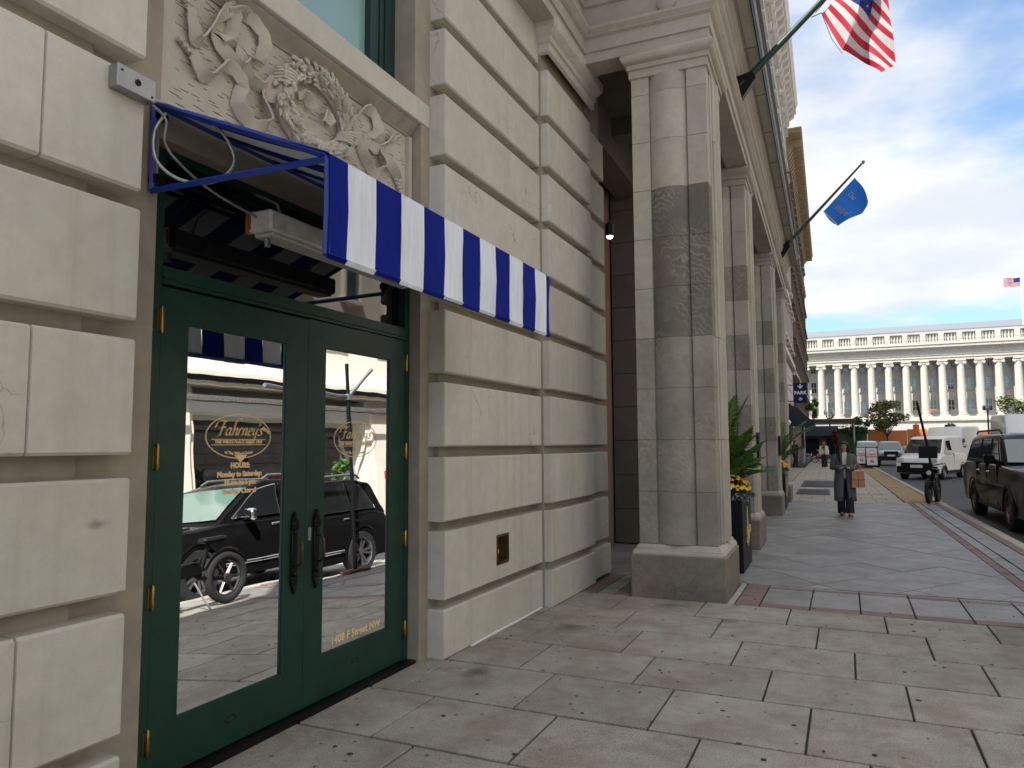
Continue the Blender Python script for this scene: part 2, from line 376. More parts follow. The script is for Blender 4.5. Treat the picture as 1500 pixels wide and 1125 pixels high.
    def build(s, name, mats, parent=None, world=True, smooth=None, bevel=0, fix=True, origin=True):
        """mesh object; vertices given in world space (or the parent's space when world=False)"""
        if parent is not None and world:
            iv = wpos(parent).inverted(); s.v = [tuple(iv @ Vector(p)) for p in s.v]
        loc = Vector((0, 0, 0))
        if origin and s.v:
            xs, ys, zs = zip(*s.v); loc = Vector(((min(xs)+max(xs))/2, (min(ys)+max(ys))/2, min(zs)))
            s.v = [(x-loc.x, y-loc.y, z-loc.z) for x, y, z in s.v]
        me = s.mesh(name, mats, smooth, fix)
        o = bpy.data.objects.new(name, me); COL.objects.link(o); o.location = loc
        if parent is not None: o.parent = parent
        if bevel:
            md = o.modifiers.new('bevel', 'BEVEL'); md.width = bevel; md.segments = 2; md.limit_method = 'ANGLE'; md.angle_limit = radians(35)
            me.polygons.foreach_set('use_smooth', [True]*len(me.polygons)); me.set_sharp_from_angle(angle=radians(50))
        return o

def tag(o, label=None, cat=None, group=None, kind=None):
    if label: o['label'] = label
    if cat: o['category'] = cat
    if group: o['group'] = group
    if kind: o['kind'] = kind
    return o
def thing(name, label, cat, loc=(0, 0, 0), rotz=0, group=None):
    o = bpy.data.objects.new(name, None); COL.objects.link(o); o.location = loc; o.rotation_euler = (0, 0, rotz); o.empty_display_size = 0.2
    return tag(o, label, cat, group)
def kids(o): return [c for c in bpy.data.objects if c.parent == o]
CH = {}
def copy_tree(o, parent=None, loc=None, rotz=None, label=None):
    c = o.copy(); COL.objects.link(c)
    if parent is not None: c.parent = parent
    if loc is not None: c.location = loc
    if rotz is not None: c.rotation_euler = (0, 0, rotz)
    if label: c['label'] = label
    for k in kids(o): copy_tree(k, c)
    return c
def inst(src, loc, parent=None, rot=None, name=None, mat=None):
    o = bpy.data.objects.new(name or src.name.split('.')[0], getattr(src, 'data', None) or src); COL.objects.link(o); o.location = loc
    if rot: o.rotation_euler = rot
    if parent is not None: o.parent = parent
    return o
def text_mb(txt, size, bold=0.0, shear=0.0, depth=0.002, align='CENTER', sp=1.0, res=3):
    c = bpy.data.curves.new('lettering', 'FONT'); c.body = txt; c.size = size; c.offset = bold; c.shear = shear; c.extrude = depth
    c.align_x = align; c.space_character = sp; c.resolution_u = res
    o = bpy.data.objects.new('lettering', c); COL.objects.link(o)
    me = bpy.data.meshes.new_from_object(o.evaluated_get(bpy.context.evaluated_depsgraph_get()))
    b = MB(); b.add([tuple(v.co) for v in me.vertices], [tuple(p.vertices) for p in me.polygons])
    bpy.data.objects.remove(o); bpy.data.curves.remove(c); bpy.data.meshes.remove(me); return b
def frame_mat(origin, ux, uy):           # local x -> ux, local y -> uy, local z -> normal
    ux = Vector(ux).normalized(); uy = Vector(uy).normalized(); n = ux.cross(uy)
    m = Matrix((ux, uy, n)).transposed().to_4x4(); m.translation = Vector(origin); return m

# ============================================================ ground, road, pavement
def joint_mat():
    b = NB('pavement_joint'); P = b.pos(); n = b.noise(P, 1.1, 3); f = b.noise(P, 60, 3)
    c = b.mul((0.040, 0.034, 0.028), (0.028, 0.055, 0.012), b.ramp(n, [(0.50, 0.0), (0.58, 1.0)]), 'MIX')
    b.base(b.mul(c, b.ramp(f, [(0.3, 0.6), (0.7, 1.3)]))); b.set(Roughness=0.95); b.bump(f, 0.8, 0.01); return b.m
M_PJ = joint_mat()
def sheet(name, x0, x1, y0, y1, z, mat, sf=True, kind='structure', h=0.0):
    b = MB()
    if h: b.box(x0, x1, y0, y1, z-h, z)
    else: b.add([(x0, y0, z), (x1, y0, z), (x1, y1, z), (x0, y1, z)], [(0, 1, 2, 3)])
    if sf: b.sf()
    return tag(b.build(name, mat), kind=kind)
sheet('ground', -1500, 1500, -1500, 1500, -0.30, M_GROUND, sf=False)
sheet('road', 2.55, 14.0, -60, 145, -0.14, M_ASPH)
sheet('cross_street', -60, 80, 104, 111, -0.136, M_ASPH)
sheet('parking_lane', 2.70, 7.4, -30, 13.2, -0.136, M_ROADC)
side = sheet('sidewalk', -4.6, 2.50, -16, 111.5, -0.014, M_PJ, h=0.28)
opp_side = sheet('far_sidewalk', 14.0, 17.2, -40, 111.5, 0.0, M_KERB, h=0.28)

def piece(mb, name, mat, par=side):
    return mb.build(name, mat, par)
SH = {}
def slab(x0, x1, y0, y1, mat, name, z=0.0, c=0.004, sf=False, par=side, th=0.05):
    g = 0.0065; gy_ = 0.011 if mat is M_SLAB else g; w, d = round(x1-x0-2*g, 3), round(y1-y0-2*gy_, 3)
    if w < 0.02 or d < 0.02: return
    key = (w, d, mat.name, name)
    if key not in SH:
        b = MB(); b.cbox(-w/2, w/2, -d/2, d/2, -th, 0, c); SH[key] = b.mesh(name, mat)
    o = bpy.data.objects.new(name, SH[key]); COL.objects.link(o); o.parent = par
    p = ((x0+x1)/2, (y0+y1)/2, z+random.uniform(-0.0025, 0.0025)); rz = random.uniform(-0.002, 0.002)
    if sf: p = sfp(p); rz += SFA
    iv = wpos(par).inverted(); o.location = iv @ Vector(p)
    o.rotation_euler = (random.uniform(-0.002, 0.002), random.uniform(-0.002, 0.002), rz)
    return o
rows = [(3.385, 4.075, -1.57, .81), (4.075, 4.79, -1.855, .805), (4.79, 5.458, -2.14, .81), (5.458, 6.15, -2.40, .80), (6.15, 6.85, -1.84, .787), (6.85, 7.50, -1.31, .782)]
y = 3.385; k = 0
while y > -9: rows.append((y-0.69, y, -1.57+[0.28, 0.52, 0.02, 0.4][k % 4], .81)); y -= 0.69; k += 1
for y0, y1, xo, p in rows:
    n0 = math.floor((-2.95-xo)/p)
    for i in range(n0, 8):
        a, b_ = xo+i*p, xo+(i+1)*p
        a, b_ = max(a, -2.95), min(b_, 2.40-0.019*(y0-7.5)*0)
        if b_-a > 0.08: slab(a, b_, y0, y1, M_SLAB, 'paving_slab')
# brick band with inset panels
xs = [-.815, -.37, .065, .51, .96, 1.40, 1.84, 2.3]
for i in range(len(xs)-1):
    a, b_ = xs[i], xs[i+1]
    slab(a, b_, 7.66, 8.46, M_BLUE, 'inset_panel')
    slab(a, b_, 7.505, 7.655, M_RED, 'border_brick'); slab(a, b_, 8.465, 8.56, M_RED, 'border_brick'); slab(a, b_, 8.565, 8.63, M_BLUE, 'border_brick')
for j in range(5): slab(-1.045, -.82, 7.505+j*.225, 7.505+(j+1)*.225, M_RED, 'border_brick')
for j in range(5): slab(-1.12, -1.05, 7.505+j*.225, 7.505+(j+1)*.225, M_KERB, 'border_brick')
for i in range(3):
    for j in range(5): slab(-2.62+i*.18, -2.62+(i+1)*.18, 7.505+j*.235, 7.505+(j+1)*.235, M_RED if i != 1 else M_PMID, 'border_brick')
for i in range(3):
    for j in range(9): slab(-3.4+i*.76, -3.4+(i+1)*.76, 8.7+j*.9, 8.7+(j+1)*.9, M_BLUE, 'porch_slab')
# diagonal slabs (street frame), clipped to the field
def clip(poly, x0, x1, y0, y1):
    for ax, lim, sg in ((0, x0, 1), (0, x1, -1), (1, y0, 1), (1, y1, -1)):
        out = []
        for i in range(len(poly)):
            p, q = poly[i-1], poly[i]; dp, dq = (p[ax]-lim)*sg, (q[ax]-lim)*sg
            if (dp >= 0) != (dq >= 0):
                t = dp/(dp-dq); out.append((p[0]+(q[0]-p[0])*t, p[1]+(q[1]-p[1])*t))
            if dq >= 0: out.append(q)
        poly = out
        if len(poly) < 3: return None
    return poly
def area(p): return abs(sum(p[i-1][0]*p[i][1]-p[i][0]*p[i-1][1] for i in range(len(p))))/2
H, V = 0.46, 0.60                             # half diagonals
ix = 0
for i in range(-6, 10):
    for j in range(-2, 26):
        cx = 0.16+(i+(j % 2)*0.5)*2*H; cy = 8.92+j*V
        poly = [(cx-H+.006, cy), (cx, cy-V+.008), (cx+H-.006, cy), (cx, cy+V-.008)]
        q = clip(poly, -1.32, 1.66, 8.66, 21.7)
        if not q or area(q) < 0.01: continue
        b = MB(); n = len(q); zz = random.uniform(-.002, .002)
        b.prism(q, 'z', -0.04, zz); b.sf(); piece(b, 'diagonal_slab', M_BLUE)
y = 8.66
while y < 21.6:
    y1 = min(y+0.44, 21.7)
    slab(1.665, 1.79, y, y1, M_RED, 'border_brick', sf=True)
    slab(1.79, 1.95, y, y1, M_BLUE, 'border_brick', sf=True)
    slab(2.26, 2.385, y, y1, M_RED, 'border_brick', sf=True)
    y = y1
y = 8.66
while y < 21.6:
    y1 = min(y+0.9, 21.7); slab(1.96, 2.255, y, y1, M_BLUE, 'paving_slab', sf=True); y = y1
y = 21.72; k = 0
while y < 50:
    for i in range(5):
        o = (k % 2)*0.3
        a, b_ = max(-1.6, -1.6+i*.64+o), min(1.62, -1.6+(i+1)*.64+o)
        if i == 0: slab(-1.6, a, y, y+.9, M_PATCH, 'paving_slab', sf=True)
        slab(a, b_, y, y+.9, M_PATCH, 'paving_slab', sf=True)
    y += .9; k += 1
b = MB()
while y < 108:
    for i in range(5): b.box(-1.6+i*.64+.01, -1.6+(i+1)*.64-.01, y+.01, y+1.19, -0.03, random.uniform(-.003, .002))
    y += 1.2
tag(b.sf().build('far_paving_slabs', M_PATCH, side), kind='stuff')
b = MB()
for yy in range(22, 50):
    b.box(-4.4, -1.62, yy+.01, yy+.99, -.03, 0.0)
tag(b.sf().build('wall_side_slabs', M_PATCH, side), kind='stuff')
for j in range(31): slab(1.63, 2.34, 21.72+j*.9, 21.72+(j+1)*.9, M_TAN, 'tactile_slab', sf=True, z=.003)
for (a, b_, c, d) in ((-1.15, -.15, 24.2, 26.9), (-1.15, .15, 28.4, 33.0)):
    g = MB(); g.box(a, b_, c, d, 0.004, 0.012)
    n = int((d-c)/.16)
    for i in range(n): g.box(a+.04, b_-.04, c+.04+i*.16, c+.12+i*.16, 0.012, 0.022)
    tag(g.sf().build('utility_cover', plain('dark_grating_%d' % int(c), (0.06, 0.066, 0.08), 0.5, 0.4, var=0.3), side))
# kerb of single stones
y = -14
while y < 108:
    n = 'kerb_stone'; L = 1.5
    b = MB(); b.cbox(2.385, 2.56, y+.005, y+L-.005, -0.2, 0.004, 0.015); b.sf().build(n, M_KERB, side); y += L
    if y > 60: L = 4

# ============================================================ near building
NBD = thing('corner_building', 'cream limestone shopfront of grooved ashlar blocks with green doors, nearest the camera', 'building', (-2.84, 3.5, 0))
LZ = [(0, .31), (.387, .872), (.954, 1.422), (1.518, 2.002), (2.081, 2.563), (2.64, 3.14), (3.231, 3.71), (3.79, 4.27), (4.35, 4.83), (4.91, 5.39), (5.47, 5.95), (6.03, 6.51), (6.6, 7.1)]
RZ = [(0, .352), (.427, .917), (.986, 1.461), (1.541, 2.02), (2.092, 2.569), (2.652, 3.125), (3.205, 3.692), (3.772, 4.25), (4.335, 4.782), (4.865, 5.34), (5.42, 5.90), (5.98, 6.46), (6.54, 7.0)]
def part(mb, name, mat, par=NBD, **k): return mb.build(name, mat, par, **k)
b = MB()
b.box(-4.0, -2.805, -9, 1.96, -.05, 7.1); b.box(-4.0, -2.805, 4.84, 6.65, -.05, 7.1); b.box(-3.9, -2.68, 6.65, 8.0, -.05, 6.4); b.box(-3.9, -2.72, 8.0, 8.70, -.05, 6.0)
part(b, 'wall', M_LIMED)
b = MB(); b.box(-6, -2.79, -9, 2.2, 7.1, 8.3); b.box(-6, -2.79, 2.2, 7.0, 7.1, 10.3); b.box(-6, -2.79, 7.0, 8.7, 7.25, 10.3); part(b, 'sun_shaping_upper_wall', M_LIME)  # unseen stepped top, heights shaped to place the sun's shadow edge
# roof, back and floors that close the volume
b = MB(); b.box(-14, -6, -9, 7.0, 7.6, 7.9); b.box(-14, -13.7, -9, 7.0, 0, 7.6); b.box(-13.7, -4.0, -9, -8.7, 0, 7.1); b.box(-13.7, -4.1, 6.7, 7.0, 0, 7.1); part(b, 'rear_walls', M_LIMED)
b = MB()
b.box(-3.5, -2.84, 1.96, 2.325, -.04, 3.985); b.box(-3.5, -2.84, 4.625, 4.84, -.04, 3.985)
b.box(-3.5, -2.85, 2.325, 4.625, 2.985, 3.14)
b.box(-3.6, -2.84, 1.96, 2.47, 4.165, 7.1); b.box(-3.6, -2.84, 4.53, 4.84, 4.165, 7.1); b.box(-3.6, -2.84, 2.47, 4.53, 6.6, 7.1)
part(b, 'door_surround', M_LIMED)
def wall_stones(zs, x0, x1, yr, c=.012, skip=()):
    for k, (a, d) in enumerate(zs):
        if k in skip: continue
        for (y0, y1) in yr(k):
            b = MB(); b.cbox(x0, x1+random.uniform(-.0015, .0015), y0+.002, y1-.002, a, d, (c, .004, c)); part(b, 'stone', M_LIME)
wall_stones(LZ, -2.86, -2.71, lambda k: [(1.705, 2.142), (.35, 1.705), (-1.2, .35)] if k % 2 else [(1.0, 2.142), (-.4, 1.0), (-2, -.4)])
wall_stones(RZ, -2.86, -2.70, lambda k: [(4.745, 6.662)], skip=(1,))
# second course has the recessed valve box
a, d = RZ[1]
b = MB(); hy0, hy1, hz0, hz1 = 5.632, 5.865, .548, .79
b.box(-2.86, -2.70, 4.747, hy0, a, d); b.box(-2.86, -2.70, hy1, 6.66, a, d); b.box(-2.86, -2.70, hy0, hy1, a, hz0); b.box(-2.86, -2.70, hy0, hy1, hz1, d)
part(b, 'stone', M_LIME)
wall_stones(RZ[:10], -2.74, -2.60, lambda k: [(6.655, 8.0)])
wall_stones(RZ[:10], -2.80, -2.665, lambda k: [(8.003, 8.72 if k else 8.80)])
vb = thing('valve_box', 'small square brass recessed box set low in the wall right of the doors', 'wall box', (-2.72, 5.75, .548))
b = MB(); b.box(-2.84, -2.83, hy0, hy1, hz0, hz1); part(b, 'back_plate', M_BLACKM, vb)
b = MB(); t = .016
for q in ((hy0-.004, hy0+t, hz0-.004, hz1+.004), (hy1-t, hy1+.004, hz0-.004, hz1+.004), (hy0+t, hy1-t, hz0-.004, hz0+t), (hy0+t, hy1-t, hz1-t, hz1+.004)): b.box(-2.825, -2.694, *q)
part(b, 'frame', plain('dull_brass', (0.16, 0.10, 0.035), 0.45, 0.7, var=.4), vb)
b = MB(); b.lathe([(.045, 0), (.045, .03), (.02, .035), (.02, .06), (.03, .062), (.03, .075)], (-2.829, 5.745, .64), 12, axis='x'); b.tube([(-2.76, 5.70, .65), (-2.75, 5.745, .60), (-2.76, 5.79, .65)], .008, 6); part(b, 'valve', M_BRASS, vb)
# capital of the second section and mouldings
b = MB(); pr = [(0, 5.50), (.03, 5.52), (.03, 5.60), (.05, 5.61), (.05, 5.67), (.07, 5.69), (.11, 5.74), (.12, 5.80), (.12, 5.84), (.07, 5.86), (.07, 5.93), (.10, 5.97), (.10, 6.02), (0, 6.05)]
b.sweep(pr, [(-2.86, 6.66), (-2.60, 6.66), (-2.60, 8.05), (-2.9, 8.05)]); part(b, 'wall_capital', M_LIME)
# relief panel, moulding and sill
b = MB(); b.box(-3.4, -2.95, 2.325, 4.625, 3.14, 3.985); part(b, 'relief_ground', M_RELIEF)
b = MB(); b.box(-2.949, -2.915, 2.33, 2.37, 3.14, 3.88); b.box(-2.949, -2.915, 4.575, 4.615, 3.14, 3.88); part(b, 'relief_border', M_RELIEF)
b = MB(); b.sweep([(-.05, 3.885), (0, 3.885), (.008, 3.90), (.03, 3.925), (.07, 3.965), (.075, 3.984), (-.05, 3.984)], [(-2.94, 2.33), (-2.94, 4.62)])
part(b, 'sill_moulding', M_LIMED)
b = MB(); b.cbox(-3.5, -2.832, 1.965, 4.74, 3.986, 4.164, .006); part(b, 'window_sill', M_LIME)
# stone tooling dashes on the relief ground: short incised strokes
b = MB()
for i in range(520):
    y, z = random.uniform(2.46, 4.53), random.uniform(3.16, 3.87); L = random.uniform(.02, .055); t = random.uniform(.0015, .003)
    b.box(-2.9500, -2.9478, y, y+L, z, z+t)
tag(part(b, 'tooling_marks', plain('tooling', (0.20, 0.165, 0.125), 0.95)), kind='stuff')
# wreath
wr = MB(); CY_, CZ_ = 3.50, 3.60; RY, RZ_ = .30, .235
def wp(a, r=0.0): return Vector((-2.925, CY_+(RY+r)*cos(a), CZ_+(RZ_+r)*sin(a)))
wr.tube([wp(2*pi*k/32) for k in range(33)], .055, 8)
def leaf(mb, p, d, L, w, n=Vector((1, 0, 0)), cup=.012):
    d = d.normalized(); s = d.cross(n).normalized(); n2 = s.cross(d)
    P = [p, p+d*L*.35+s*w+n2*cup*.3, p+d*L*.75+s*w*.7+n2*cup, p+d*L+n2*cup*1.6, p+d*L*.75-s*w*.7+n2*cup, p+d*L*.35-s*w+n2*cup*.3, p+d*L*.5+n2*cup*1.9]
    q = [v-n2*.012 for v in P]
    mb.add(P+q, [(0, 1, 6), (1, 2, 6), (2, 3, 6), (3, 4, 6), (4, 5, 6), (5, 0, 6), (0, 7, 8, 1), (1, 8, 9, 2), (2, 9, 10, 3), (3, 10, 11, 4), (4, 11, 12, 5), (5, 12, 7, 0)])
for k in range(230):
    a = 2*pi*k/230+random.uniform(-.05, .05); ph = random.uniform(-1.3, 1.3)
    c = wp(a); rad = Vector((0, cos(a), sin(a))); tang = Vector((0, -sin(a), cos(a)))*(1 if sin(a) > 0 or 1 else -1)
    nrm = (Vector((1, 0, 0))*cos(ph)+rad*sin(ph)).normalized(); p = c+nrm*.050
    leaf(wr, p, (tang+nrm*random.uniform(.05, .4)+rad*random.uniform(-.2, .2)), random.uniform(.06, .085), random.uniform(.013, .019), nrm)
for k in range(60):
    a = random.uniform(0, 2*pi); ph = random.uniform(-1.2, 1.2); rad = Vector((0, cos(a), sin(a))); nrm = Vector((1, 0, 0))*cos(ph)+rad*sin(ph)
    c = wp(a)+nrm*.068; wr.lathe([(.002, -.009), (.009, -.004), (.009, .004), (.002, .009)], tuple(c), 6)
part(wr, 'wreath', M_RELIEF)
# bindings on the wreath
bd = MB()
for a0 in (2.75, 6.05, 4.75):
    for j in range(5):
        a = a0+(j-2)*.085; c = wp(a); rad = Vector((0, cos(a), sin(a)))
        tg = Vector((0, -sin(a), cos(a)))
        bd.tube([c+(Vector((1, 0, 0))*cos(t)+rad*sin(t))*.072+tg*(t*.02) for t in [(-1.5+3.0*i/8) for i in range(9)]], .010, 6)
part(bd, 'wreath_binding', M_RELIEF)
# ribbons: bands whose face stands out from the panel
def ribbon(pts, w=.07, out=.05, wav=.018):
    mb = MB(); P = []; n = len(pts); N = (n-1)*7
    for i in range(N+1):
        t = i/7; k = min(int(t), n-2); f = t-k
        p0, p1, p2, p3 = [Vector(pts[max(0, min(n-1, k+o))]) for o in (-1, 0, 1, 2)]
        P.append(0.5*((2*p1)+(p2-p0)*f+(2*p0-5*p1+4*p2-p3)*f*f+(3*p1-p0-3*p2+p3)*f**3))
    vs = []
    for i, p in enumerate(P):
        d = (P[min(i+1, N)]-P[max(i-1, 0)]).normalized(); nn = Vector((-d.y, d.x))
        tw = .62+.5*sin(i*.37+pts[0][0]*9); base = -2.948; o = out*(.6+.4*sin(i*.45+1)); rip = wav*sin(i*1.15)
        c = Vector((base+w*.35+o*.25, p.x, p.y)); wid = w*(.55+.45*min(1, i/6, (N-i)/4+.3))
        e = Vector((sin(tw)+.15, nn.x*cos(tw), nn.y*cos(tw))).normalized(); r = Vector((.3, nn.x*.5, nn.y*.5))*rip*.5*(1 if i % 2 else -1)*.5
        f = Vector((0, d.x, d.y)).cross(e).normalized()*.005
        a_, b_ = c+e*wid*.5+r, c-e*wid*.5+r
        a_.x = max(a_.x, -2.944); b_.x = max(b_.x, -2.944)
        vs += [a_+f, b_+f, b_-f, a_-f]
    fs = []
    for i in range(N):
        for k in range(4): fs.append((i*4+k, i*4+(k+1) % 4, i*4+4+(k+1) % 4, i*4+4+k))
    mb.add(vs, fs, 0, True); mb.add(vs, [(0, 1, 2, 3), (N*4, N*4+3, N*4+2, N*4+1)])
    return mb
RB = [[(2.53, 3.74), (2.60, 3.60), (2.72, 3.80), (2.83, 3.90), (2.80, 3.74), (2.72, 3.68), (2.86, 3.60), (2.95, 3.68)],
      [(2.78, 3.86), (2.90, 3.93), (3.04, 3.86), (3.02, 3.72), (2.88, 3.70), (2.92, 3.60), (3.04, 3.56), (3.14, 3.64), (3.23, 3.62)],
      [(2.55, 3.50), (2.66, 3.44), (2.78, 3.56), (2.90, 3.52), (2.86, 3.38), (2.98, 3.32), (3.10, 3.38), (3.06, 3.52), (3.18, 3.56), (3.24, 3.58)],
      [(3.80, 3.62), (3.92, 3.72), (3.98, 3.84), (4.12, 3.86), (4.16, 3.76), (4.06, 3.66), (4.16, 3.62), (4.30, 3.74), (4.38, 3.80)],
      [(3.82, 3.56), (3.96, 3.60), (4.02, 3.50), (4.14, 3.44), (4.24, 3.52), (4.20, 3.62), (4.32, 3.56), (4.44, 3.50)],
      [(3.33, 3.64), (3.42, 3.68), (3.47, 3.62)], [(3.55, 3.56), (3.60, 3.64), (3.66, 3.60)]]
for r_ in RB: ribbon(r_, w=.075, out=.075).build('ribbon', M_RELIEF, NBD)
rs = MB()
for (y0, z0, y1, z1) in ((2.52, 3.78, 2.62, 3.66), (2.50, 3.56, 2.60, 3.50), (4.36, 3.78, 4.46, 3.84), (4.40, 3.52, 4.48, 3.42)):
    for k in range(5):
        t = k/4; rs.lathe([(.004, -.016), (.018, -.008), (.018, .008), (.004, .016)], (-2.93, y0+(y1-y0)*t, z0+(z1-z0)*t), 7)
part(rs, 'ribbon_tassel', M_RELIEF)

# upper window
b = MB(); b.box(-3.16, -3.04, 2.47, 2.60, 4.165, 6.6); b.box(-3.16, -3.02, 4.40, 4.53, 4.165, 6.6); b.box(-3.16, -3.04, 4.24, 4.34, 4.165, 6.6); b.box(-3.14, -3.03, 4.345, 4.395, 4.165, 6.6)
b.box(-3.16, -3.04, 2.60, 4.24, 4.165, 4.29)
wf = part(b, 'window_frame', M_GREEND)
b = MB(); b.box(-3.10, -3.09, 2.60, 4.24, 4.29, 6.6); b.build('pane', M_WINT, wf)
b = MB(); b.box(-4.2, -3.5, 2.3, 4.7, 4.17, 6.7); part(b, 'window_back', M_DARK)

# doors
DL = lambda s: None
b = MB(); b.box(-3.06, -2.93, 2.325, 2.444, 0.0, 2.98); b.box(-3.06, -2.93, 4.562, 4.62, 0.0, 2.98); b.box(-3.06, -2.925, 2.444, 4.562, 2.325, 2.41); b.box(-3.06, -2.93, 2.444, 4.562, 2.94, 2.982)
b.box(-3.03, -2.915, 2.444, 4.562, 2.345, 2.36)
df = part(b, 'door_frame', M_GREEN)
b = MB(); b.box(-3.0, -2.99, 2.444, 4.562, 2.41, 2.94); b.build('transom_pane', M_GLT, df)
b = MB(); b.box(-3.1, -2.86, 2.33, 4.62, -.01, .022); part(b, 'threshold', M_BLACKM)
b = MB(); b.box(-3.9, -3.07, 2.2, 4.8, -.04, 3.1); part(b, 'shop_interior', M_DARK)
def leafdoor(y0, y1, gy0, gy1, gz0, gz1, zt, hinge_y, hz, hy, glass):
    b = MB(); x0, x1 = -2.995, -2.932
    b.box(x0, x1, y0, gy0, .03, zt); b.box(x0, x1, gy1, y1, .03, zt); b.box(x0, x1, gy0, gy1, .03, gz0); b.box(x0, x1, gy0, gy1, gz1, zt)
    d = b.build('door', M_GREEN, NBD)
    b = MB(); e = .005                          # glazing bead
    for q in ((gy0, gy0+e, gz0, gz1), (gy1-e, gy1, gz0, gz1), (gy0+e, gy1-e, gz0, gz0+e), (gy0+e, gy1-e, gz1-e, gz1)): b.box(-2.985, -2.941, *q)
    b.build('glazing_bead', M_GREEND, d)
    b = MB(); b.box(-2.952, -2.946, gy0+e, gy1-e, gz0+e, gz1-e); b.build('glass_pane', glass, d)
    for a, c in hz:
        b = MB(); b.lathe([(.004, -.008), (.009, 0), (.009, c-a), (.004, c-a+.008)], (-2.918, hinge_y, a), 10); b.box(-2.932, -2.926, hinge_y-.018, hinge_y+.018, a+.004, c-.004)
        for k in (.25, .5, .75): b.lathe([(.0105, -.002), (.0105, .002)], (-2.918, hinge_y, a+(c-a)*k), 10)
        b.build('hinge', M_BRASS, d)
    h = MB(); z0, z1 = .70, 1.17
    h.prism([(hy-.022, z0+.06), (hy, z0), (hy+.022, z0+.06)], 'x', -2.932, -2.918)
    h.cbox(-2.932, -2.914, hy-.027, hy+.027, z0+.06, z0+.078, .003); h.cbox(-2.932, -2.914, hy-.03, hy+.03, z0+.086, z0+.10, .003)
    h.cbox(-2.932, -2.917, hy-.024, hy+.024, z0+.10, z1-.10, .004)
    h.cbox(-2.932, -2.910, hy-.03, hy+.03, z1-.10, z1-.082, .003); h.cbox(-2.932, -2.914, hy-.027, hy+.027, z1-.082, z1-.055, .003)
    h.prism([(hy-.026, z1-.055), (hy+.026, z1-.055), (hy+.014, z1-.018), (hy, z1), (hy-.014, z1-.018)], 'x', -2.932, -2.916)
    for zz in (z0+.03, z0+.115, z1-.12, z1-.035): h.lathe([(.012, 0), (.014, .006), (.006, .012)], (-2.917, hy, zz), 8, axis='x')
    h.build('handle_plate', M_BLACKM, d)
    h = MB(); h.tube([(-2.917, hy, z0+.16), (-2.885, hy, z0+.165), (-2.868, hy, z0+.19), (-2.862, hy, .92), (-2.868, hy, z1-.175), (-2.885, hy, z1-.155), (-2.917, hy, z1-.15)], .008, 8); h.build('handle_grip', plain('worn_brass_grip', (0.10, 0.065, 0.03), 0.4, 0.8, var=.5) if 'worn_brass_grip' not in MATS else MATS['worn_brass_grip'], d)
    return d
dA = leafdoor(2.447, 3.4935, 2.608, 3.312, .275, 2.147, 2.312, 2.440, [(.165, .268), (.808, .908), (1.446, 1.558), (2.09, 2.206)], 3.395, M_GLL)
dB = leafdoor(3.4965, 4.559, 3.664, 4.368, .293, 2.16, 2.318, 4.566, [(.194, .297), (.826, .933), (1.455, 1.563), (2.10, 2.214)], 3.588, M_GLR)
b = MB(); b.box(-2.9318, -2.930, 3.523, 3.548, .99, 1.065); b.build('sticker', plain('grey_sticker', (0.25, 0.27, 0.27), 0.6, var=.3), dB)
# gilt lettering on the panes
GX = -2.9445
def gl(mb, yc, zc): return mb.xf(frame_mat((GX, yc, zc), (0, 1, 0), (0, 0, 1)))
M_LET = plain('gilt_lettering', (0.85, 0.58, 0.30), 0.6)
def nib(strokes, scale=1.0, w=.105, ang=0.85, sh=.32):
    mb = MB(); nx, ny = cos(ang)*w, sin(ang)*w*.75
    for st in strokes:
        P = []; n = len(st)
        for i in range((n-1)*6+1):
            t = i/6; k = min(int(t), n-2); f = t-k
            p0, p1, p2, p3 = [Vector(st[max(0, min(n-1, k+o))]) for o in (-1, 0, 1, 2)]
            P.append(0.5*((2*p1)+(p2-p0)*f+(2*p0-5*p1+4*p2-p3)*f*f+(3*p1-p0-3*p2+p3)*f**3))
        vs = []
        for p in P:
            for sx, sy in ((nx, ny), (nx*.86+.012, ny*.86-.03), (-nx, -ny), (-nx*.86-.012, -ny*.86+.03)):
                X, Y = p.x+sx, p.y+sy
                vs.append(((X+Y*sh)*scale, Y*scale, 0.0015+.0002*(len(mb.v) % 7)))
        for i in range(len(P)-1):
            q = [vs[i*4+k] for k in (0, 1, 2, 3)]+[vs[i*4+4+k] for k in (0, 1, 2, 3)]
            z = [(p[0], p[1], p[2]-.002) for p in q]
            mb.add([q[0], q[2], q[6], q[4]], [(0, 1, 2, 3)]); mb.add([(a_[0], a_[1], a_[2]+.0003) for a_ in (q[1], q[3], q[7], q[5])], [(0, 1, 2, 3)])
    return mb
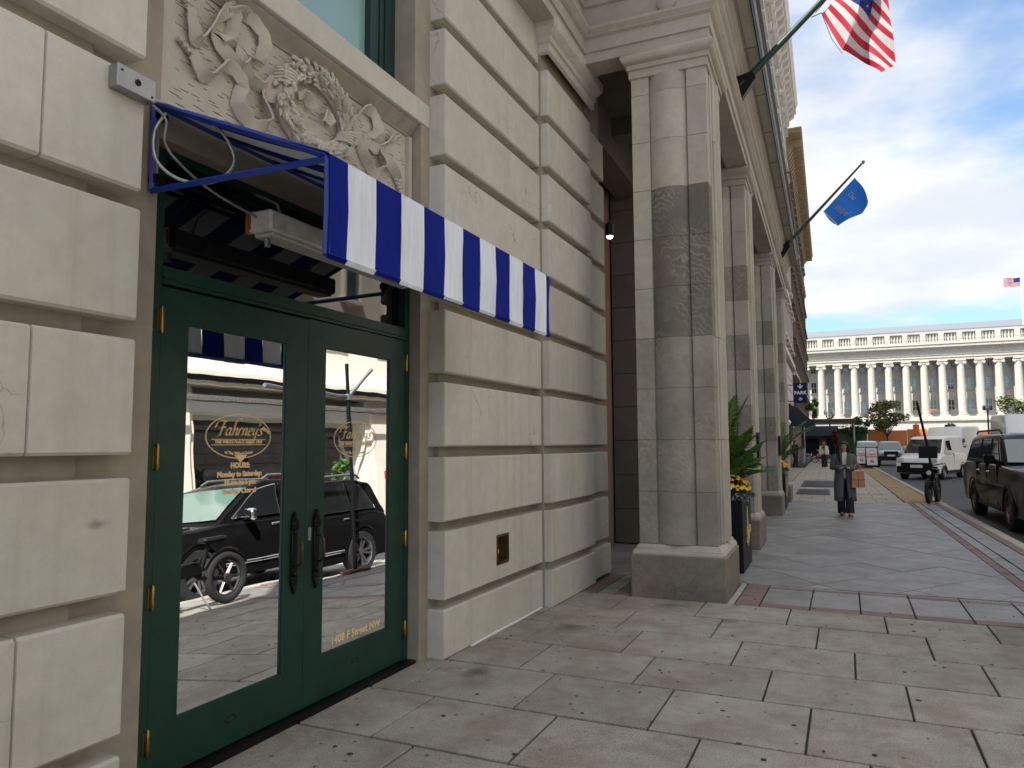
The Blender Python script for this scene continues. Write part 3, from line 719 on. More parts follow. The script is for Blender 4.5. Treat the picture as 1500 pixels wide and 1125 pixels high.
FAH = [  # broad-nib strokes, x advance in em, baseline 0, x-height 1
 [(-.95, 1.0), (-.75, 1.7), (-.1, 1.95), (.75, 1.9), (1.15, 2.0)], [(.45, 1.9), (.3, 1.0), (.2, 0.05), (-.05, -.1)], [(-.05, 1.0), (.45, 1.1), (.85, 1.05)],
 [(1.9, .85), (1.5, 1.0), (1.15, .55), (1.2, .1), (1.5, .05), (1.85, .5)], [(1.92, 1.0), (1.82, .3), (1.95, .02), (2.2, .15)],
 [(2.5, 2.1), (2.45, 1.2), (2.4, 0)], [(2.45, .6), (2.75, 1.0), (3.05, .85), (2.98, .3), (3.1, .02), (3.3, .15)], [(2.5, 2.1), (2.9, 2.35), (3.4, 2.15)],
 [(3.5, 1.0), (3.45, .5), (3.42, 0)], [(3.48, .65), (3.75, 1.0), (4.0, .92)],
 [(4.25, 1.0), (4.2, .5), (4.18, 0)], [(4.22, .6), (4.55, 1.0), (4.8, .85), (4.74, .3), (4.86, .02), (5.05, .15)],
 [(5.2, .5), (5.75, .65), (5.8, .95), (5.5, 1.0), (5.2, .6), (5.3, .1), (5.6, .0), (5.9, .2)],
 [(6.15, 1.0), (6.15, .35), (6.35, .05), (6.75, .45)], [(6.85, 1.0), (6.75, .2), (6.6, -.7), (6.1, -1.1), (5.7, -.95), (5.75, -.7)],
 [(7.15, 1.75), (7.2, 1.6), (7.05, 1.35)],
 [(7.95, .85), (7.6, 1.0), (7.45, .8), (7.75, .45), (7.8, .15), (7.45, 0), (7.2, .15)]]
def oval(mb, ry, rz, t=.0045, n=48):
    for k in range(n):
        a, c = 2*pi*k/n, 2*pi*(k+1)/n
        mb.add([(ry*cos(a), rz*sin(a), .0015), (ry*cos(c), rz*sin(c), .0015), ((ry-t)*cos(c), (rz-t)*sin(c), .0015), ((ry-t)*cos(a), (rz-t)*sin(a), .0015)], [(0, 1, 2, 3)])
def sign(yc, zc, door):
    m = MB(); oval(m, .232, .118); gl(m, yc, zc).build('oval_border', M_LET, door, fix=False)
    m = nib(FAH, .0385); m.v = [(x-.145, y-.005, z) for x, y, z in m.v]; gl(m, yc, zc+.01).build('lettering', M_LET, door, fix=False)
    m = text_mb('PENS', .024, .0004, .15, .0004, sp=1.2); m.xf(Matrix.Translation((.19, .028, .001)) @ Matrix.Rotation(-.5, 4, 'Z')); gl(m, yc, zc).build('lettering', M_LET, door, fix=False)
    m = text_mb('THE WRITE PLACE SINCE 1929', .0235, .0007, .1, .0004, sp=1.12); m.v = [(x*.95-.002, y, z) for x, y, z in m.v]; gl(m, yc, zc-.037).build('lettering', M_LET, door, fix=False)
    m = MB(); m.box(-.19, .19, -.0015, .0015, 0, .0015); m.box(-.19, .19, .0275, .0305, 0, .0015); gl(m, yc, zc-.045).build('lettering_rule', M_LET, door, fix=False)
    m = text_mb('at The Willard Center', .022, .0004, 0, .0004); m.v = [(x, y+.9*x*x, z) for x, y, z in m.v]; gl(m, yc, zc-.098).build('lettering', M_LET, door, fix=False)
sign(2.975, 1.603, dA); sign(4.00, 1.593, dB)
for zc, t, sz in ((1.447, 'HOURS:', .038), (1.402, 'Monday to Saturday:', .037), (1.359, '10 am to 6 pm', .037), (1.313, 'Sunday: Closed', .037)):
    m = text_mb(t, sz, .0019, 0, .0004, sp=1.02); gl(m, 2.985, zc-.01).build('lettering', M_LET, dA, fix=False)
m = MB(); m.prism([(-.045, .02), (.045, .02), (0, -.02)], 'z', 0, .0012); gl(m, 2.985, 1.484).build('pen_mark', M_LET, dA, fix=False)
m = text_mb('1408 F Street NW', .066, .0018, 0, .0004, sp=1.05); gl(m, 4.03, .325).build('lettering', M_LET, dB, fix=False)

# awning
AW = thing('awning', 'blue and white striped canvas awning on a blue metal frame above the green doors', 'awning', (-2.84, 3.45, 2.7))
AY0, AY1, XB, XF, ZB, ZT, ZV = 2.262, 4.628, -2.835, -1.81, 3.12, 2.70, 2.287
st = [AY0, 2.381]+[2.381+.1987*k for k in range(1, 12)]
st = [s for s in st if s < AY1-.03]+[AY1]
for i in range(len(st)-1):
    m = M_ABLUE if i % 2 == 0 else M_AWHITE; nm = 'blue_stripe' if i % 2 == 0 else 'white_stripe'
    a, c = st[i], st[i+1]; b = MB(); n = 6
    pf = [(XF-.006, ZV-.004*sin(i*2.3)), (XF+.003+.003*sin(i*1.7), ZV+.012), (XF-.002, ZV+.016), (XF+.006*sin(i*1.9+1)+.001, ZT-.2), (XF+.001, ZT-.06), (XF, ZT), (XF-.02, ZT+.012)]
    for k in range(1, n+1):
        t = k/n; pf.append((XF+(XB-XF)*t, ZT+.012+(ZB-ZT)*t-.02*sin(pi*t)))
    vs = [(x, yy, z) for yy in (a, c) for x, z in pf]; L = len(pf)
    b.add(vs, [(k, k+1, L+k+1, L+k) for k in range(L-1)]); vs2 = [(x-.003, yy, z-.004) for x, yy, z in vs]
    b.add(vs2, [(L+k, L+k+1, k+1, k) for k in range(L-1)]); b.build(nm, m, AW, fix=False)
b = MB(); r = .013
def bar(p, q, w=.026): 
    b.tube([p, q], w*.6, 4, sm=False)
for yy in (AY0+.012, AY1-.012):
    bar((XB+.02, yy, 2.70), (XB+.02, yy, ZB)); bar((XF-.02, yy, ZT-.0), (XB+.02, yy, ZB-.01)); bar((XF-.022, yy, ZT-.015), (XB+.02, yy, 2.705)); bar((XF-.018, yy, ZV+.012), (XF-.018, yy, ZT-.01), .03)
bar((XF-.018, AY0+.01, ZV+.012), (XF-.018, AY1-.01, ZV+.012)); bar((XF-.02, AY0, ZT-.012), (XF-.02, AY1, ZT-.012)); bar((XB+.02, AY0, ZB-.01), (XB+.02, AY1, ZB-.01))
for yy in (3.05, 3.84): bar((XF-.02, yy, ZT-.012), (XB+.02, yy, ZB-.01), .02)
b.build('awning_frame', M_ABLUEF, AW)
for yy, zz in ((AY0+.012, 2.76), (AY0+.012, 3.06), (AY1-.012, 2.76)):
    b = MB(); b.box(XB, XB+.05, yy-.004, yy+.05, zz-.02, zz+.02); b.lathe([(.012, 0), (.012, .01)], (XB+.03, yy+.05, zz), 8, axis='y'); b.build('bracket', M_BLACKM, AW)
# lamp under the awning
LP = thing('strip_light', 'rust edged white strip light box hung beneath the striped awning', 'light', (-2.64, 3.4, 2.62))
b = MB(); b.cbox(-2.715, -2.565, 2.76, 4.18, 2.625, 2.735, .012); b.build('housing', M_RUST, LP)
b = MB(); b.cbox(-2.70, -2.58, 2.79, 4.15, 2.605, 2.626, .006); b.build('diffuser', plain('dull_diffuser', (0.42, 0.40, 0.36), 0.4), LP)
b = MB(); b.box(-2.7, -2.694, 2.753, 2.760, 2.64, 2.72); b.box(-2.722, -2.714, 2.752, 2.79, 2.62, 2.74); b.build('rust_trim', plain('rust', (0.28, 0.10, 0.03), 0.8, var=.4), LP)
b = MB(); 
for yy in (2.95, 3.95): b.tube([(-2.66, yy, 2.735), (-2.70, yy, 2.83), (-2.845, yy, 2.90)], .008, 6)
for k in range(6): b.lathe([(.016, 0), (.016, .004)], (-2.64, 2.82, 2.60-.008*k), 8)
b.build('hanger', M_STEEL, LP)
b = MB(); b.box(-2.93, -2.905, 2.44, 4.58, 2.86, 2.885); b.box(-2.93, -2.905, 2.44, 4.58, 2.82, 2.835)
tag(b.build('cable_rail', M_BLACKM), 'pair of dark cable rails along the door head behind the strip light', 'rail')
# junction box and conduit
JB = thing('junction_box', 'grey galvanised junction box on the corner block at the awning end', 'electrical box', (-2.68, 2.06, 3.03))
b = MB(); b.cbox(-2.712, -2.655, 1.965, 2.15, 3.025, 3.125, .004); b.build('box', M_STEEL, JB)
b = MB(); b.lathe([(.014, 0), (.014, .004), (.008, .004), (.008, .002)], (-2.655, 2.06, 3.078), 12, axis='x')
for yy, zz in ((1.985, 3.10), (2.13, 3.045)): b.lathe([(.005, 0), (.005, .003)], (-2.655, yy, zz), 8, axis='x')
b.build('knockout', M_BLACKM, JB)
def conduit(pts, r, nm, mat, label):
    P = []; n = len(pts)
    for i in range((n-1)*26+1):
        t = i/26; k = min(int(t), n-2); f = t-k
        p0, p1, p2, p3 = [Vector(pts[max(0, min(n-1, k+o))]) for o in (-1, 0, 1, 2)]
        P.append(0.5*((2*p1)+(p2-p0)*f+(2*p0-5*p1+4*p2-p3)*f*f+(3*p1-p0-3*p2+p3)*f**3))
    b = MB(); b.tube(P, [r*(1.0 if i % 2 else .78) for i in range(len(P))], 8); return tag(b.build(nm, mat), label, 'cable')
conduit([(-2.69, 2.15, 3.05), (-2.66, 2.25, 3.06), (-2.52, 2.36, 2.98), (-2.47, 2.42, 2.84), (-2.52, 2.36, 2.73), (-2.62, 2.26, 2.72), (-2.70, 2.20, 2.80), (-2.72, 2.20, 2.93), (-2.70, 2.24, 3.03)], .0085, 'armoured_cable', M_STEEL, 'loop of shiny armoured cable hanging from the junction box')
conduit([(-2.70, 2.16, 3.04), (-2.70, 2.24, 3.0), (-2.72, 2.26, 2.90), (-2.70, 2.34, 2.82), (-2.68, 2.52, 2.745), (-2.66, 2.78, 2.70)], .007, 'lamp_cable', M_STEEL, 'thin cable running from the junction box to the strip light')

# small wear: scuff on the corner block, damp patch and gum on the slabs, caulk line at the wall foot, oval plates on the doors
def blot(name, pts, mat, par): 
    b = MB(); b.add(pts, [tuple(range(len(pts)))]); return b.build(name, mat, par, fix=False)
def soot_mat(name, c, c0, sc):
    b = NB(name); P = b.pos(); b.base(c); b.set(Roughness=.9)
    t = b.n('ShaderNodeBsdfTransparent'); m = b.n('ShaderNodeMixShader'); g = b.n('ShaderNodeTexCoord'); mp_ = b.n('ShaderNodeMapping'); mp_.inputs['Location'].default_value = (-.5, -.5, -.5)
    b.l(g.outputs['Generated'], mp_.inputs[0]); mp_.inputs['Scale'].default_value = (1, 1, 1)
    vm = b.n('ShaderNodeVectorMath', operation='MULTIPLY'); b.l(mp_.outputs[0], vm.inputs[0]); vm.inputs[1].default_value = c0
    ln = b.n('ShaderNodeVectorMath', operation='LENGTH'); b.l(vm.outputs[0], ln.inputs[0])
    nz = b.noise(P, sc, 6, .65); ad = b.n('ShaderNodeMath', operation='MULTIPLY_ADD'); b.l(nz, ad.inputs[0]); ad.inputs[1].default_value = .9; b.l(ln.outputs['Value'], ad.inputs[2])
    r = b.ramp(ad.outputs[0], [(.45, .4), (.95, 0.0)]); b.l(r, m.inputs[0]); b.l(t.outputs[0], m.inputs[1]); b.l(b.p.outputs[0], m.inputs[2]); b.l(m.outputs[0], b.o.inputs[0]); return b.m
M_SOOT = soot_mat('soot_scuff', (.12, .11, .10), (0, 2, 2), 14); M_DAMP = soot_mat('damp_stain', (.07, .06, .05), (2, 2, 0), 9)
blot('scuff_mark', [(-2.7065, 1.86, 1.20), (-2.7065, 2.13, 1.20), (-2.7065, 2.13, 1.29), (-2.7065, 1.86, 1.29)], M_SOOT, NBD)
for (x, y, a, c) in ((-1.0, 6.75, .22, .22), (-2.2, 6.0, .3, .3), (-2.35, 4.6, .22, .3), (-1.6, 7.2, .35, .2)):
    blot('stain', [(x-a, y-c, .0045), (x+a, y-c, .0045), (x+a, y+c, .0045), (x-a, y+c, .0045)], M_DAMP, side)
M_GUM = plain('old_gum', (.035, .032, .03), .8)
rg = random.Random(5)
gm_ = MB(); gm_.lathe([(.012, 0), (.010, .0025), (0, .003)], (0, 0, 0), 9); gmm = gm_.mesh('gum_spot', M_GUM)
for i in range(110):
    x, y = rg.uniform(-2.6, 2.3), 2.6+6.5*rg.random()**1.3
    o = inst(gmm, wpos(side).inverted() @ Vector((x, y, .002)), side, name='gum_spot'); o.scale = (rg.uniform(.5, 1.5), rg.uniform(.5, 1.3), 1)
b = MB(); b.tube([(-2.69, 5.15, .006), (-2.692, 5.6, .008), (-2.69, 6.1, .006), (-2.69, 6.6, .008)], .011, 5); b.build('caulk_line', M_WHITE, NBD)
for yy, zz, d in ((2.95, .155, dA), (4.0, .175, dB)):
    b = MB(); b.tube([(-2.931, yy+.035*cos(a), zz+.016*sin(a)) for a in [2*pi*k/16 for k in range(17)]], .003, 5); b.build('oval_plate', M_BLACKM, d)

# ============================================================ portico (street frame)
PO = thing('portico', 'grey brown stone portico of four tall square pillars under a moulded entablature', 'portico', sfp((-1.6, 7.53, 0)), SFA)
def ppart(mb, name, mat, par=PO, **k): return mb.sf().build(name, mat, par, **k)
CZ = [.532+.5315*k for k in range(10)]          # bed joints of the shaft courses
def arc_front(x0, x1, y, bul, n=7):
    pts = []
    for i in range(n):
        t = i/(n-1); pts.append((x0+(x1-x0)*t, y-bul*sin(pi*t)**.8 if 0 < t < 1 else y))
    return pts
TONE = [M_PMID, M_PMID, M_PMID, M_PMID, M_PDARK, M_PDARK, M_PDARK, M_PLIGHT, M_PLIGHT, M_PLIGHT]
TONE2 = [M_PMID, M_PORT, M_PMID, M_PORT, M_PMID, M_PORT, M_PMID, M_PORT, M_PLIGHT, M_PORT]
def pillar(y0, tones, first=False):
    P = thing('pillar', None, None); P.parent = PO
    iv = wpos(PO).inverted(); P.location = iv @ Vector(sfp((-1.58, y0+.55, 0)))
    x0, x1 = -1.98, -1.185; ya, yb = y0+.07, y0+1.03
    b = MB(); b.box(x0+.04, x1-.03, ya+.04, yb-.02, .5, 5.52); ppart(b, 'core', M_PMID, P)
    g = .0016
    for k in range(10):
        z0, z1 = CZ[k]+g, (CZ[k+1] if k < 9 else 5.52)-g
        tm = tones[k]; tl = (M_PLIGHT if k in (4, 5, 6, 9) else tm) if first else (M_PMID if k % 2 else M_PORT)
        b = MB(); b.cbox(x0, x0+.19, ya, ya+.30, z0, z1, .003); ppart(b, 'stone', tl, P)
        b = MB(); a = arc_front(x0+.20, x1-.215, ya+.03, .075); b.prism(a+[(x1-.215, ya+.1), (x0+.20, ya+.1)], 'z', z0, z1); ppart(b, 'stone', tm, P, smooth=35)
        b = MB(); b.cbox(x1-.205, x1, ya, ya+.185, z0, z1, .003); ppart(b, 'stone', tm, P)
        if k % 2 == 0:
            z2 = (CZ[k+2] if k < 8 else 5.52)-g
            b = MB(); b.cbox(x1-.04, x1+.012, ya+.20, ya+.27, z0, z2, .006); b.cbox(x1-.04, x1+.03, ya+.285, ya+.40, z0, z2, .008); ppart(b, 'side_stone', M_PORT if not first else M_PLIGHT, P)
            b = MB(); a = [(x1+.0+.055*sin(pi*t/6)**.8, ya+.42+(.26)*t/6) for t in range(7)]; b.prism(a+[(x1-.05, ya+.68), (x1-.05, ya+.42)], 'z', z0, z2); ppart(b, 'side_stone', M_PORT, P, smooth=35)
            b = MB(); b.cbox(x1-.04, x1+.012, ya+.70, yb, z0, z2, .006); ppart(b, 'side_stone', M_PORT, P)
            b = MB(); b.cbox(x0-.0, x0+.05, ya+.31, yb, z0, z2, .006); ppart(b, 'side_stone', M_PORTD, P)
    ring = [(x0, yb), (x0, ya), (x1, ya), (x1, yb)]
    ring = [(x0, ya), (x1, ya), (x1, yb), (x0, yb)]
    b = MB(); b.sweep([(-.03, .425), (.055, .425), (.062, .44), (.055, .462), (.05, .466), (.05, .478), (.032, .487), (.02, .515), (0, .53), (-.03, .53)], ring, closed=True); ppart(b, 'base_moulding', M_PLIGHT if first else M_PORT, P, smooth=50)
    b = MB(); b.cbox(x0-.085, x1+.075, y0, yb+.09, -.02, .427, .012); ppart(b, 'plinth', M_GRAN, P)
    b = MB(); b.sweep([(-.03, 5.51), (.02, 5.512), (.02, 5.60), (.04, 5.605), (.04, 5.655), (.055, 5.665), (.085, 5.69), (.10, 5.725), (.085, 5.765), (.07, 5.775), (.07, 5.79), (-.05, 5.79)], ring, closed=True); ppart(b, 'capital', M_PLIGHT if first else M_PORT, P, smooth=50)
    return P
pillar(7.53, TONE, True)
for yy in (11.40, 16.90, 20.90): pillar(yy, TONE2)
# entablature: runs along the wall, across the front and down the street side
EP = [(-.3, 5.785), (0, 5.785), (0, 5.895), (.022, 5.90), (.022, 6.045), (.035, 6.05), (.06, 6.065), (.06, 6.075), (.10, 6.12), (.10, 6.15), (.012, 6.155), (.0, 6.17), (0, 6.42),
      (.03, 6.43), (.03, 6.50), (.07, 6.54), (.08, 6.60), (.10, 6.62), (.10, 6.70), (.15, 6.76), (.15, 6.80), (.31, 6.80), (.31, 6.79), (.33, 6.79), (.33, 6.98), (.36, 7.02), (.40, 7.10), (.40, 7.14), (-.3, 7.2)]
b = MB(); b.sweep(EP, [(-2.84, 5.9), (-2.50, 5.9), (-2.50, 7.56), (-1.14, 7.56), (-1.14, 22.6), (-3.2, 22.6)]); ppart(b, 'entablature', M_PORT)
b = MB(); b.sweep([(.325, 6.785), (.338, 6.785), (.338, 6.99), (.405, 7.09), (.405, 7.15), (.325, 7.15)], [(-1.14, 7.1), (-1.14, 22.7)]); ppart(b, 'gutter', M_BLACK)
b = MB()
for k in range(10): b.box(-1.04, -.815, 8.4+k*1.45, 8.406+k*1.45, 6.792, 6.80)
for k in range(10): b.box(-.96, -.955, 8.4+k*1.45, 9.8+k*1.45, 6.794, 6.80)
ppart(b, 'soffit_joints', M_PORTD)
b = MB(); b.lathe([(.0, 0), (.085, 0), (.10, .012), (.10, .045)], (-1.567, 7.518, 6.265), 28, axis='y'); ppart(b, 'roundel', M_PORT)
# joints of the frieze
b = MB()
for xx in (-2.35,): b.box(xx, xx+.004, 7.5575, 7.5585, 6.17, 6.42)
# ceiling with beams
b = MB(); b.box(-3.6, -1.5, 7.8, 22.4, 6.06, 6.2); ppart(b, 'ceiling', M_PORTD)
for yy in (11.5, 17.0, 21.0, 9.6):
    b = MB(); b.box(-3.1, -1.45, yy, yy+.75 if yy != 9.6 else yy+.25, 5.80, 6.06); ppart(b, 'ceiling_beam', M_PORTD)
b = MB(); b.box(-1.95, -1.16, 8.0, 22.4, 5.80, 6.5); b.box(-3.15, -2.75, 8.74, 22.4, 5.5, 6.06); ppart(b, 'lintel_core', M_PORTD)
b = MB(); b.box(-2.6, -1.0, 7.7, 22.6, 7.0, 7.12); ppart(b, 'portico_roof', M_STEEL)
# inner wall facing the camera, in courses
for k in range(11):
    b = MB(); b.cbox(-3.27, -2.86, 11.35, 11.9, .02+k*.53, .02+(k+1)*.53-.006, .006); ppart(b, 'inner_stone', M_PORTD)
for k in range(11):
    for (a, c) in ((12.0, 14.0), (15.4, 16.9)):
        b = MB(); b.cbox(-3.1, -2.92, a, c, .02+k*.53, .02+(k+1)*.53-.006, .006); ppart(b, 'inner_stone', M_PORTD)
# recessed downlight in the dark porch
DLt = thing('downlight', 'small lit round downlight in the dark porch beside the first pillar', 'light', sfp((-2.69, 9.2, 4.30)))
b = MB(); b.lathe([(.05, 0), (.06, .01), (.06, .16), (.03, .18)], sfp((-2.69, 9.2, 4.28)), 14); b.box(-2.78, -2.70, 9.19, 9.21, 4.40, 4.43); b.build('lamp_housing', M_BLACKM, DLt)
em = NB('lit_bulb'); em.base((1, .9, .7)); em.p.inputs['Emission Color'].default_value = (1, .86, .62, 1); em.p.inputs['Emission Strength'].default_value = 14
b = MB(); b.lathe([(.0, -.028), (.028, -.022), (.044, 0), (.0, .002)], sfp((-2.69, 9.2, 4.276)), 12); b.build('bulb', em.m, DLt)

# ============================================================ hotel and far row (street frame)
M_PINK = stone('pink_brick_wall', (0.30, 0.20, 0.16), var=.15, objvar=0, gs=40)
M_BRICK2 = stone('brown_brick_wall', (0.21, 0.145, 0.105), var=.2, objvar=.06, gs=40, streak=.4)
M_TANC = stone('tan_cornice_stone', (0.36, 0.27, 0.15), var=.15, objvar=0)
M_WSTONE = stone('white_trim_stone', (0.62, 0.58, 0.55), var=.1, objvar=.05, stain=.3)
HT = thing('hotel_building', 'tall pink brick hotel with white window surrounds and bracketed cornice above the portico', 'building', sfp((-2.6, 36, 0)), SFA)
def hp(mb, name, mat, par=HT, **k): return mb.sf().build(name, mat, par, **k)
b = MB(); b.box(-14, -2.6, 12.2, 62, 7.2, 30.5); b.box(-14, -3.3, 8.74, 12.2, -.05, 30.5); b.box(-3.3, -2.6, 8.74, 12.2, 6.2, 30.5); b.box(-14, -3.3, 12.2, 24, 0, 7.2); b.box(-14, -2.75, 24, 62, 0, 7.2); hp(b, 'wall', M_PINK)
b = MB()
for z, o in ((7.3, .25), (12.4, .12), (21.6, .15), (27.2, .2)): b.box(-2.6, -2.6+o, 22.7, 62, z, z+.35)
hp(b, 'string_course', M_WSTONE)
# rusticated ground floor of the hotel beyond the portico
k = 0; z = 0
while z < 7.2:
    y = 24+(k % 2)*.9
    while y < 62:
        if not (int(y/5.2) % 2 == 0 and z < 3.2): 
            b = MB(); b.cbox(-2.75, -2.6, y, min(y+1.78, 62), z+.03, z+.87, .02); hp(b, 'stone', M_WSTONE)
        y += 1.8
    z += .9; k += 1
def win_mesh(w, h, mats):
    fr = MB(); t = .16
    fr.box(-.02, .22, -w/2-t, -w/2, 0, h); fr.box(-.02, .22, w/2, w/2+t, 0, h); fr.box(-.02, .32, -w/2-.3, w/2+.3, -.18, 0); fr.box(-.02, .26, -w/2-t, w/2+t, h, h+.2); fr.box(-.02, .42, -w/2-.35, w/2+.35, h+.2, h+.34)
    gl_ = MB(); gl_.box(.0, .03, -w/2, w/2, 0, h); gl_.box(.03, .06, -.03, .03, 0, h); gl_.box(.03, .06, -w/2, w/2, h/2-.03, h/2+.03)
    return fr.mesh('window', mats[0]), gl_.mesh('pane', mats[1])
fm, gm = win_mesh(1.25, 2.3, (M_WSTONE, M_WING))
def put_window(par, p, fm, gm, rz=0):
    iv = wpos(par).inverted(); o = bpy.data.objects.new('window', fm); COL.objects.link(o); o.parent = par; o.location = iv @ Vector(sfp(p)); o.rotation_euler = (0, 0, rz)
    g = bpy.data.objects.new('pane', gm); COL.objects.link(g); g.parent = o; return o
for fl in (8.4, 12.9, 16.3, 19.4, 23.2):
    y = 24.5
    while y < 61: put_window(HT, (-2.6, y, fl), fm, gm); y += 2.9
    if fl > 12:
        for y in (10.5, 13.4, 16.3, 19.2, 22.1): put_window(HT, (-2.6, y, fl), fm, gm)
b = MB(); b.sweep([(0, 26.5), (.2, 26.6), (.2, 27.4), (.3, 27.6), (.3, 28.2), (1.0, 28.3), (1.0, 28.7), (1.15, 29.1), (1.15, 29.3), (0, 29.5)], [(-2.6, 8.0), (-2.6, 62.3)]); hp(b, 'cornice', M_WSTONE)
bk = MB(); bk.prism([(0, 0), (.25, .05), (.4, .6), (.85, .9), (.9, 1.3), (0, 1.3)], 'y', -.22, .22); bk.prism([(.25, .2), (.45, .3), (.5, .75), (.3, .6)], 'y', -.3, .3); bm_ = bk.mesh('cornice_bracket', M_WSTONE)
y = 9
while y < 62:
    o = inst(bm_, wpos(HT).inverted() @ Vector(sfp((-2.6, y, 27.0))), HT); y += 1.1
b = MB(); b.box(-2.5, -1.7, 61.0, 62.3, 29.5, 30.9); b.box(-2.6, -2.4, 8, 61, 29.5, 30.6); hp(b, 'parapet', M_WSTONE)
# far brick office block with deep tan cornice
FB = thing('brick_office_building', 'brown brick office block with a deep tan overhanging cornice past the hotel', 'building', sfp((-2.6, 83, 0)), SFA)
b = MB(); b.box(-16, -2.6, 62.4, 104, -.05, 26.2); b.sf().build('wall', M_BRICK2, FB)
b = MB(); b.sweep([(0, 24.2), (.15, 24.4), (.15, 25.2), (.3, 25.5), (.35, 26.35), (1.3, 26.38), (1.3, 26.55), (1.4, 26.6), (1.4, 26.75), (0, 26.9)], [(-4.5, 62.5), (-2.6, 62.5), (-2.6, 104), (-4.5, 104)]); b.sf().build('cornice', M_TANC, FB)
mo = MB(); mo.box(0, 1.08, -.22, .22, -.6, 0); mo.prism([(0, -.6), (0, -1.2), (.4, -.6)], 'y', -.22, .22); mm = mo.mesh('modillion', M_TANC)
y = 62.9
while y < 104: inst(mm, wpos(FB).inverted() @ Vector(sfp((-2.36, y, 26.36))), FB); y += .95
fm2, gm2 = win_mesh(1.1, 1.9, (M_BRICK2, M_WING))
for fl in range(7):
    y = 64
    while y < 103: put_window(FB, (-2.6, y, 4.6+fl*2.85), fm2, gm2); y += 2.6
b = MB(); b.box(-2.6, -2.25, 62.5, 103.9, 20.8, 21.2); b.box(-2.6, -2.3, 62.5, 103.9, 7.0, 7.3); b.sf().build('string_course', M_WSTONE, FB)

# ============================================================ colonnaded building at the end of the street
M_GRANW = stone('pale_granite', (0.56, 0.54, 0.49), var=.14, grain=.04, objvar=.03, stain=.15, gs=12)
M_GRANS = stone('granite_wall', (0.54, 0.53, 0.50), var=.08, grain=.04, objvar=0, stain=.2, gs=12)
M_ROOF = plain('grey_metal_roof', (0.20, 0.22, 0.24), .5)
TB = thing('government_building', 'long pale granite building with a row of tall Ionic columns closing the street', 'building', (14, 152, 0))
X0, X1, YT = -9.0, 62.0, 150.0
def tp(mb, name, mat, **k): return mb.build(name, mat, TB, **k)
b = MB(); b.box(X0, X1, YT+2.4, YT+14, 0, 17.0); tp(b, 'wall', M_GRANS)
b = MB(); b.box(X0-1, X1, YT-1.2, YT+3, 0, 5.4); b.box(X0-1.2, X1, YT-1.5, YT+3, 5.4, 5.75); b.box(X0-1, X1, YT-1.0, YT+2.4, 5.75, 6.2); tp(b, 'podium', M_GRANW)
b = MB(); b.sweep([(-1.2, 16.2), (0, 16.2), (0, 16.6), (.12, 16.62), (.12, 17.0), (.25, 17.1), (.1, 17.15), (.1, 17.95), (.35, 18.1), (.35, 18.3), (1.0, 18.45), (1.0, 18.75), (1.15, 18.95), (1.15, 19.05), (-1.2, 19.1)], [(X0-.3, YT+9), (X0-.3, YT-.62), (X1, YT-.62)][::1]); tp(b, 'entablature', M_GRANW)
b = MB(); b.box(X0, X1, YT-.4, YT+6, 16.3, 19.0); tp(b, 'attic', M_GRANS)
b = MB(); b.box(X0, X1, YT-.9, YT-.35, 19.05, 19.5); b.box(X0, X1, YT-.9, YT-.35, 21.0, 21.35); tp(b, 'balustrade_rail', M_GRANW)
b = MB(); b.box(X0, X1, YT-.42, YT-.36, 19.5, 21.0); tp(b, 'gap_lightening_slab', M_GRANS)  # pale slab added behind the balusters so the openings read lighter
pe = MB(); pe.cbox(-.45, .45, -.32, .32, 0, 1.5, .03); pe.cbox(-.3, .3, -.36, .36, .3, 1.2, .03); pem = pe.mesh('balustrade_pier', M_GRANW)
ba = MB(); ba.lathe([(.12, 0), (.12, .12), (.07, .2), (.16, .6), (.08, 1.15), (.12, 1.3), (.12, 1.5)], (0, 0, 0), 8); bam = ba.mesh('baluster', M_GRANW)
iv = wpos(TB).inverted()
x = -3.71-2.84*1
nb = 0
while x < 60:
    inst(pem, iv @ Vector((x, YT-.62, 19.5)), TB)
    if x < 32:
        for k in range(4): inst(bam, iv @ Vector((x+.68+k*.49, YT-.62, 19.5)), TB)
    x += 2.84
b = MB(); b.prism([(YT+0.3, 19.1), (YT+0.3, 21.55), (YT+9, 24.0), (YT+14, 19)], 'x', X0, X1); b.box(X0, X1, YT+.28, YT+.5, 21.5, 21.75); tp(b, 'roof', M_ROOF)
# columns
sh = MB(); prof = []
for i in range(9): t = i/8; prof.append((.68*(1-.17*t**1.6), 6.95+t*8.35))
sh.lathe([(.62, 6.9)]+prof, (0, 0, 0), 20); shm = sh.mesh('shaft', M_GRANW)
ca = MB(); ca.lathe([(.52, 15.3), (.60, 15.38), (.52, 15.45), (.62, 15.62)], (0, 0, 0), 16)
for sx in (-1, 1):
    for a in (0,): ca.lathe([(.08, -.6), (.30, -.58), (.32, 0), (.30, .58), (.08, .6)], (sx*.58, 0, 15.66), 14, axis='y')
ca.box(-.6, .6, -.55, .55, 15.6, 15.92); ca.box(-.78, .78, -.68, .68, 15.95, 16.2); cam_ = ca.mesh('capital', M_GRANW)
bs = MB(); bs.box(-.86, .86, -.86, .86, 6.2, 6.42); bs.lathe([(.84, 6.42), (.88, 6.5), (.84, 6.6), (.70, 6.66), (.70, 6.72), (.76, 6.8), (.70, 6.88), (.64, 6.95)], (0, 0, 0), 18); bsm = bs.mesh('column_base', M_GRANW)
x = -3.71-2.84*1; xs_ = []
while x < 60:
    c = bpy.data.objects.new('column', None); COL.objects.link(c); c.parent = TB; c.location = iv @ Vector((x, YT, 0)); xs_.append(x)
    for m in (shm, cam_, bsm): inst(m, (0, 0, 0), c)
    x += 2.84
